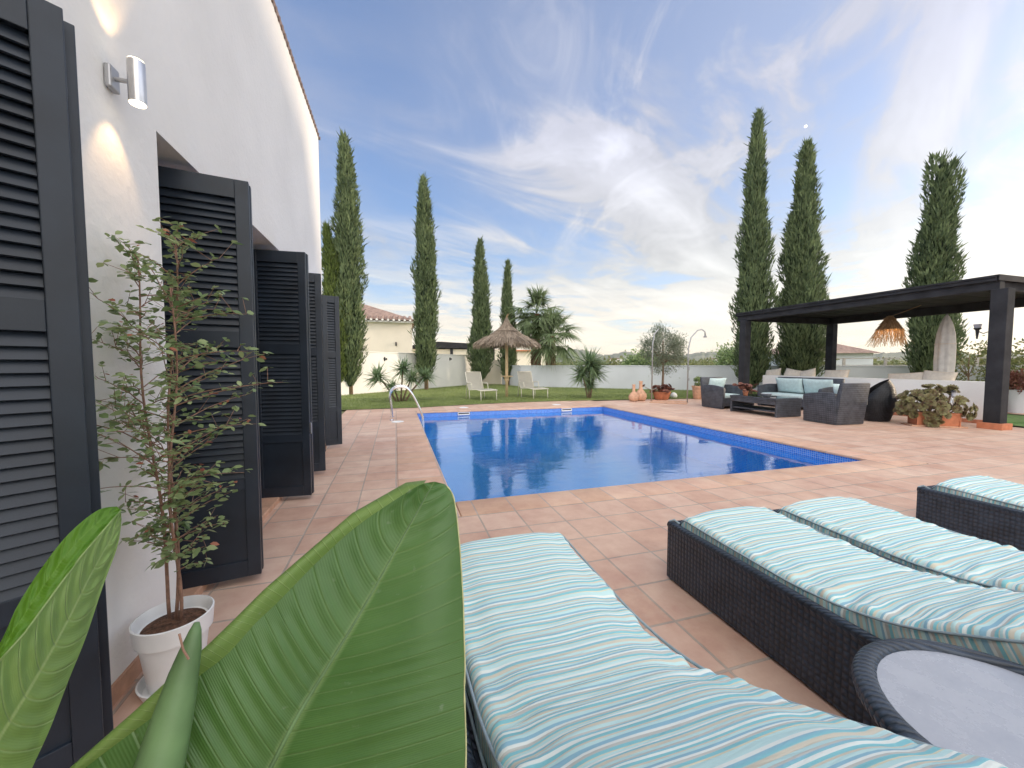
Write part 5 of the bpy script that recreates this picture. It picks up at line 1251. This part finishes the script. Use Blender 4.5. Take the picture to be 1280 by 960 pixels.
# hills and village
mb = MB(); 
M['hill'] = mat('scrub_hillside', (0.17, 0.17, 0.12), rough=.95, var=.3, vscale=.02, vdet=9, var2=(.1, .12, .075))
na = 900
def ridge(az):   # elevation of skyline in radians by azimuth (deg from +Y towards +X)
    e = .012+.010*noise.noise(Vector((az*.09, 1, 0)))+.006*noise.noise(Vector((az*.35, 4, 0)))+.003*noise.noise(Vector((az*1.3, 9, 0)))
    e += .0035*noise.noise(Vector((az*4.0, 2, 0)))+.002*noise.noise(Vector((az*11.0, 5, 0)))
    e += .024*math.exp(-((az-26)/3.4)**2) + .016*math.exp(-((az-33)/2.4)**2) + .008*math.exp(-((az-37)/3.0)**2)+.016*math.exp(-((az-44)/4)**2)+.010*math.exp(-((az-62)/10)**2)
    return max(.004, e)
prev = None
for i in range(na+1):
    az = -50+170*i/na; a = R_(az); e = ridge(az); row = []
    for dist, hh in ((380, -.5), (520, .22), (700, .55), (900, .85), (1100, 1.0), (1500, .9)):
        rr = dist*(1+.05*noise.noise(Vector((az*.2, dist, 0)))); H_ = e*1100*hh*(rr/1100)**.0
        H_ = e*rr*hh if hh > 0 else -2
        if hh < 1: H_ += 2*noise.noise(Vector((az*.8, dist*.01, 3)))
        row.append(mb.bm.verts.new((rr*math.sin(a), rr*math.cos(a), H_)))
    if prev:
        for k in range(5): mb.bm.faces.new((prev[k], row[k], row[k+1], prev[k+1]))
    prev = row
tag(mb.build('hills', M['hill'], smooth=True), kind='structure')
rv = random.Random(4)
for k in range(16):
    col_ = 764+26*(k % 8)/7+rv.uniform(-2, 2) if k < 11 else 868+26*rv.random(); dist = rv.uniform(430, 520); zz = (.5 if k % 2 else 3.0)
    az = YAW+math.atan((col_-640)/FPX); cx_, cy_ = dist*math.sin(az), dist*math.cos(az)
    t = empty('village_house', (cx_, cy_, zz-1), -az, 'one of the distant white village houses under the hill', 'house', 'white village houses at the foot of the hill')
    w_ = rv.uniform(5, 9)
    MB().box((0, 0, 2.2), (w_, 7, 4.4)).build('wall', M['wall_white'], t)
    mb = MB(); mb.prism([(-w_/2-.3, 4.41), (w_/2+.3, 4.41), (0, 5.9)], 'y', -3.8, 3.8); mb.build('roof', M['roof_tile'], t)
    MB().box((-w_*.22, -3.52, 2.3), (1.2, .06, 1.6)).build('window', M['dark_glass'], t); MB().box((w_*.22, -3.52, 2.3), (1.2, .06, 1.6)).build('window', M['dark_glass'], t)
# far belt of trees on the plain (one mass)
n = 26000; az = rng.uniform(-10, 75, n)*math.pi/180; dist = rng.uniform(180, 360, n)
cl_ = np.array([noise.noise(Vector((a_*22, d_*.02, 0))) for a_, d_ in zip(az, dist)])
hz = np.clip(cl_*8+1.5, 0, 5)*rng.random(n)
blades('distant_scrub', np.stack([dist*np.sin(az), dist*np.cos(az), hz-.3], 1), rng.normal(0, 1, (n, 3)), 1.9, 1.2, 0, M['shrub_olive'], None, segs=1, shape='rhomb')
tag(bpy.data.objects['distant_scrub'], kind='stuff')

# unseen house added out of frame to the right to shade the near terrace
oh = empty('added_shade_house', (21, -6, 0), 0, 'unseen white two storey house added to shade the near terrace from the low sun', 'house')
loc_(MB().box((21, -5.3, 3.9), (9, 15.6, 7.8)), 'wall', M['wall_white'], oh)
mb = MB(); v = [mb.bm.verts.new(p) for p in ((16, -13.6, 7.8), (26, -13.6, 7.8), (26, 3.0, 7.8), (16, 3.0, 7.8), (21, -8, 9.6), (21, -2.5, 9.6))]
for f in ((0, 1, 4), (1, 2, 5, 4), (2, 3, 5), (3, 0, 4, 5)): mb.bm.faces.new([v[i] for i in f])
loc_(mb, 'roof', M['roof_tile'], oh)
for z in (1.5, 5.2):
    for y in (-10, -6, -2): loc_(MB().box((16.48, y, z), (.06, 1.3, 1.5)), 'window', M['dark_glass'], oh)

# air
hz_ = bpy.data.materials.new('haze_air'); nt0, N0, L0 = nodes(hz_)
for q in list(N0):
    if q.type != 'OUTPUT_MATERIAL': N0.remove(q)
pv = N0.new('ShaderNodeVolumePrincipled'); pv.inputs['Density'].default_value = 0.00015; pv.inputs['Color'].default_value = (0.88, 0.92, 1.0, 1)
L0.new(pv.outputs[0], [q for q in N0 if q.type == 'OUTPUT_MATERIAL'][0].inputs['Volume'])
tag(MB().box((0, 800, 80), (4000, 3000, 164)).build('haze', hz_), kind='stuff')

# moon
md_ = at(1007, 158, 6000)
mbm = MB(); bmesh.ops.create_uvsphere(mbm.bm, u_segments=24, v_segments=16, radius=20); 
tag(mbm.build('moon', M['moon'], loc=md_, smooth=True), 'small pale moon in the sky between the right hand cypresses', 'moon')

# ------------------------------------------------------------ sky, sun
SUN_AZ, SUN_EL = 98.0, 12.0
w = bpy.data.worlds.new('World'); scene.world = w; w.use_nodes = True
nt = w.node_tree; N = nt.nodes; L = nt.links
for nn in list(N): N.remove(nn)
out = N.new('ShaderNodeOutputWorld'); bg = N.new('ShaderNodeBackground'); L.new(bg.outputs[0], out.inputs['Surface'])
sky = N.new('ShaderNodeTexSky'); sky.sky_type = 'NISHITA'; sky.sun_disc = False; sky.sun_elevation = R_(SUN_EL); sky.sun_rotation = R_(SUN_AZ)
sky.air_density = 1.0; sky.dust_density = 1.0; sky.ozone_density = 3.5
def nd(t, **k):
    o = N.new(t)
    for a, b in k.items(): setattr(o, a, b)
    return o
def mth(op, a, b=None, c=None, clamp=False):
    o = nd('ShaderNodeMath', operation=op, use_clamp=clamp)
    for i, q in enumerate((a, b, c)):
        if q is None: continue
        if isinstance(q, (int, float)): o.inputs[i].default_value = q
        else: L.new(q, o.inputs[i])
    return o.outputs[0]
tc = nd('ShaderNodeTexCoord'); gen = tc.outputs['Generated']
sp_ = nd('ShaderNodeSeparateXYZ'); L.new(gen, sp_.inputs[0])
zc = mth('MAXIMUM', sp_.outputs['Z'], 0.0)
den = mth('ADD', zc, 0.12)
u = mth('DIVIDE', sp_.outputs['X'], den); v = mth('DIVIDE', sp_.outputs['Y'], den)
cb = nd('ShaderNodeCombineXYZ'); L.new(u, cb.inputs[0]); L.new(v, cb.inputs[1])
def cloud(rot, sx, sy, scale, detail, rough, dist, lo, hi, off=(0, 0, 0)):
    m0 = nd('ShaderNodeMapping'); m0.inputs['Rotation'].default_value = (0, 0, R_(-rot)); L.new(cb.outputs[0], m0.inputs['Vector'])
    mp = nd('ShaderNodeMapping'); mp.inputs['Scale'].default_value = (sx, sy, 1); mp.inputs['Location'].default_value = off
    L.new(m0.outputs[0], mp.inputs['Vector'])
    n = nd('ShaderNodeTexNoise'); n.inputs['Scale'].default_value = scale; n.inputs['Detail'].default_value = detail; n.inputs['Roughness'].default_value = rough; n.inputs['Distortion'].default_value = dist
    L.new(mp.outputs[0], n.inputs['Vector'])
    mr = nd('ShaderNodeMapRange', interpolation_type='SMOOTHSTEP'); mr.inputs[1].default_value = lo; mr.inputs[2].default_value = hi
    L.new(n.outputs['Fac'], mr.inputs[0]); return mr.outputs[0]
c1 = cloud(30, 0.45, 1.0, 1.1, 8, .55, .5, .42, .72, (3.1, 1.7, 0))      # broad soft veils
c2 = cloud(24, 0.30, 1.0, 2.0, 8, .57, .8, .44, .78, (7.7, 2.2, 0))     # streaky cirrus
c3 = cloud(60, 0.6, 1.0, 3.0, 9, .60, 1.0, .44, .78, (1.2, 9.1, 0))     # mottled
# low bands near the horizon
mp = nd('ShaderNodeMapping'); mp.inputs['Scale'].default_value = (2.2, 2.2, 17); L.new(gen, mp.inputs['Vector'])
nb = nd('ShaderNodeTexNoise'); nb.inputs['Scale'].default_value = 1.6; nb.inputs['Detail'].default_value = 9; nb.inputs['Roughness'].default_value = .62; nb.inputs['Distortion'].default_value = .5
L.new(mp.outputs[0], nb.inputs['Vector'])
mr = nd('ShaderNodeMapRange', interpolation_type='SMOOTHSTEP'); mr.inputs[1].default_value = .40; mr.inputs[2].default_value = .62; L.new(nb.outputs['Fac'], mr.inputs[0])
low = nd('ShaderNodeMapRange', interpolation_type='SMOOTHSTEP'); low.inputs[1].default_value = .34; low.inputs[2].default_value = .06; L.new(sp_.outputs['Z'], low.inputs[0])
bands = mth('MULTIPLY', mr.outputs[0], low.outputs[0])
# toward the sun the veil thickens
sd_ = Vector((math.sin(R_(SUN_AZ))*math.cos(R_(SUN_EL)), math.cos(R_(SUN_AZ))*math.cos(R_(SUN_EL)), math.sin(R_(SUN_EL))))
dp = nd('ShaderNodeVectorMath', operation='DOT_PRODUCT'); nrmz = nd('ShaderNodeVectorMath', operation='NORMALIZE'); L.new(gen, nrmz.inputs[0]); L.new(nrmz.outputs[0], dp.inputs[0]); dp.inputs[1].default_value = sd_
sunny = mth('MAXIMUM', dp.outputs['Value'], 0.0)
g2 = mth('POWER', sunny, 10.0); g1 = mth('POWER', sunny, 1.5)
hi_dir = Vector((_F + _R*.18*0 + _U*.9)).normalized()
f = mth('MULTIPLY', c1, 0.36); f = mth('MULTIPLY_ADD', c2, 0.42, f); f = mth('MULTIPLY_ADD', mth('MULTIPLY', c3, c1), 0.5, f)
f = mth('MULTIPLY_ADD', g1, 0.20, f); f = mth('MULTIPLY_ADD', bands, 0.9, f)
def blob(px, py, rad, soft=1.0):
    dv_ = (at(px, py, 1.0)-Vector((0, 0, CAMH))).normalized()
    o = nd('ShaderNodeVectorMath', operation='DOT_PRODUCT'); L.new(nrmz.outputs[0], o.inputs[0]); o.inputs[1].default_value = dv_
    q = nd('ShaderNodeMapRange', interpolation_type='SMOOTHSTEP'); q.inputs[1].default_value = math.cos(rad); q.inputs[2].default_value = 1.0; L.new(o.outputs['Value'], q.inputs[0]); return q.outputs[0]
tex = mth('ADD', mth('MULTIPLY', c2, 0.65), mth('MULTIPLY', c3, 0.6))
f = mth('MULTIPLY_ADD', mth('MULTIPLY', blob(850, 60, .52), tex), 1.2, f)
f = mth('MULTIPLY_ADD', blob(780, 60, .55), 0.16, f)
f = mth('MULTIPLY_ADD', mth('MULTIPLY', blob(1180, 190, .60), mth('MULTIPLY_ADD', tex, .9, .25)), 0.6, f)
f = mth('MULTIPLY_ADD', mth('MULTIPLY', blob(760, 330, .55), mth('MULTIPLY_ADD', c2, .9, .05)), 0.5, f)
lowv = nd('ShaderNodeMapRange', interpolation_type='SMOOTHSTEP'); lowv.inputs[1].default_value = .30; lowv.inputs[2].default_value = .02; L.new(sp_.outputs['Z'], lowv.inputs[0])
f = mth('MULTIPLY_ADD', lowv.outputs[0], 0.34, f)
f = mth('ADD', f, 0.18)
fac = mth('MINIMUM', f, 0.93)
# cloud light: pale lavender overhead, cream low down, brighter towards the sun
crp = nd('ShaderNodeValToRGB'); crp.color_ramp.elements[0].position = 0.0; crp.color_ramp.elements[0].color = (1.0, 0.84, 0.60, 1)
crp.color_ramp.elements[1].position = 0.5; crp.color_ramp.elements[1].color = (0.78, 0.79, 0.90, 1)
e = crp.color_ramp.elements.new(.20); e.color = (0.92, 0.90, 0.84, 1)
L.new(sp_.outputs['Z'], crp.inputs['Fac'])
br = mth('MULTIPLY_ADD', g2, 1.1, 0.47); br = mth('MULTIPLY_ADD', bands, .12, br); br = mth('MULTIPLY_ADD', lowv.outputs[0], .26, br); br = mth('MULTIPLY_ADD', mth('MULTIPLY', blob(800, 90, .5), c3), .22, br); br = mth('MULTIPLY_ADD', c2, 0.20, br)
# unseen bright cloud added overhead and behind the viewer to light the foreground
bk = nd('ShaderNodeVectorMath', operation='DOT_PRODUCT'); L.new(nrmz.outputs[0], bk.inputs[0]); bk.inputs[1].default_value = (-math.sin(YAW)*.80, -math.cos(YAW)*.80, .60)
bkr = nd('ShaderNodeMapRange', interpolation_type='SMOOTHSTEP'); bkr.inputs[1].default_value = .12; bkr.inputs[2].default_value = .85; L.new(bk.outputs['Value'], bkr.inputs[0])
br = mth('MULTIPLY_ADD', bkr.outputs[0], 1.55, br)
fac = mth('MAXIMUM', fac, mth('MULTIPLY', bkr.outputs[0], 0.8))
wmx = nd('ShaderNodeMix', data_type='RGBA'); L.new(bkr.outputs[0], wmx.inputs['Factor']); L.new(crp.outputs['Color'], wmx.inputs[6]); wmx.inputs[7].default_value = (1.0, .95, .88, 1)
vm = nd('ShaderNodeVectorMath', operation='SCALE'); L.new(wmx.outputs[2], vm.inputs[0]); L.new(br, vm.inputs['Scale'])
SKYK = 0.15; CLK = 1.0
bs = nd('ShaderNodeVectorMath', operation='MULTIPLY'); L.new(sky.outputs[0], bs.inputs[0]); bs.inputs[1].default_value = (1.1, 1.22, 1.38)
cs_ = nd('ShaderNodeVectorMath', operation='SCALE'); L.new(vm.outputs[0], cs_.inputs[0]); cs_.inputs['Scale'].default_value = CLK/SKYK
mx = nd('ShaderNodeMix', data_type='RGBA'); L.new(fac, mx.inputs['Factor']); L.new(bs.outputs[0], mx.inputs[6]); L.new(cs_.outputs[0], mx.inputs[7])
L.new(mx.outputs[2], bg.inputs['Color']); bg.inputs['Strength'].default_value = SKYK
sun_d = bpy.data.lights.new('sun', 'SUN'); sun_d.energy = 2.0; sun_d.angle = R_(2.5); sun_d.color = (1.0, 0.80, 0.58)
sun = bpy.data.objects.new('sun', sun_d); COL.objects.link(sun)
sun.rotation_euler = (-sd_).to_track_quat('-Z', 'Y').to_euler()

scene.view_settings.view_transform = 'Standard'; scene.view_settings.look = 'None'; scene.view_settings.exposure = 0.64; scene.view_settings.gamma = 1
scene.cycles.max_bounces = 7; scene.cycles.transparent_max_bounces = 8
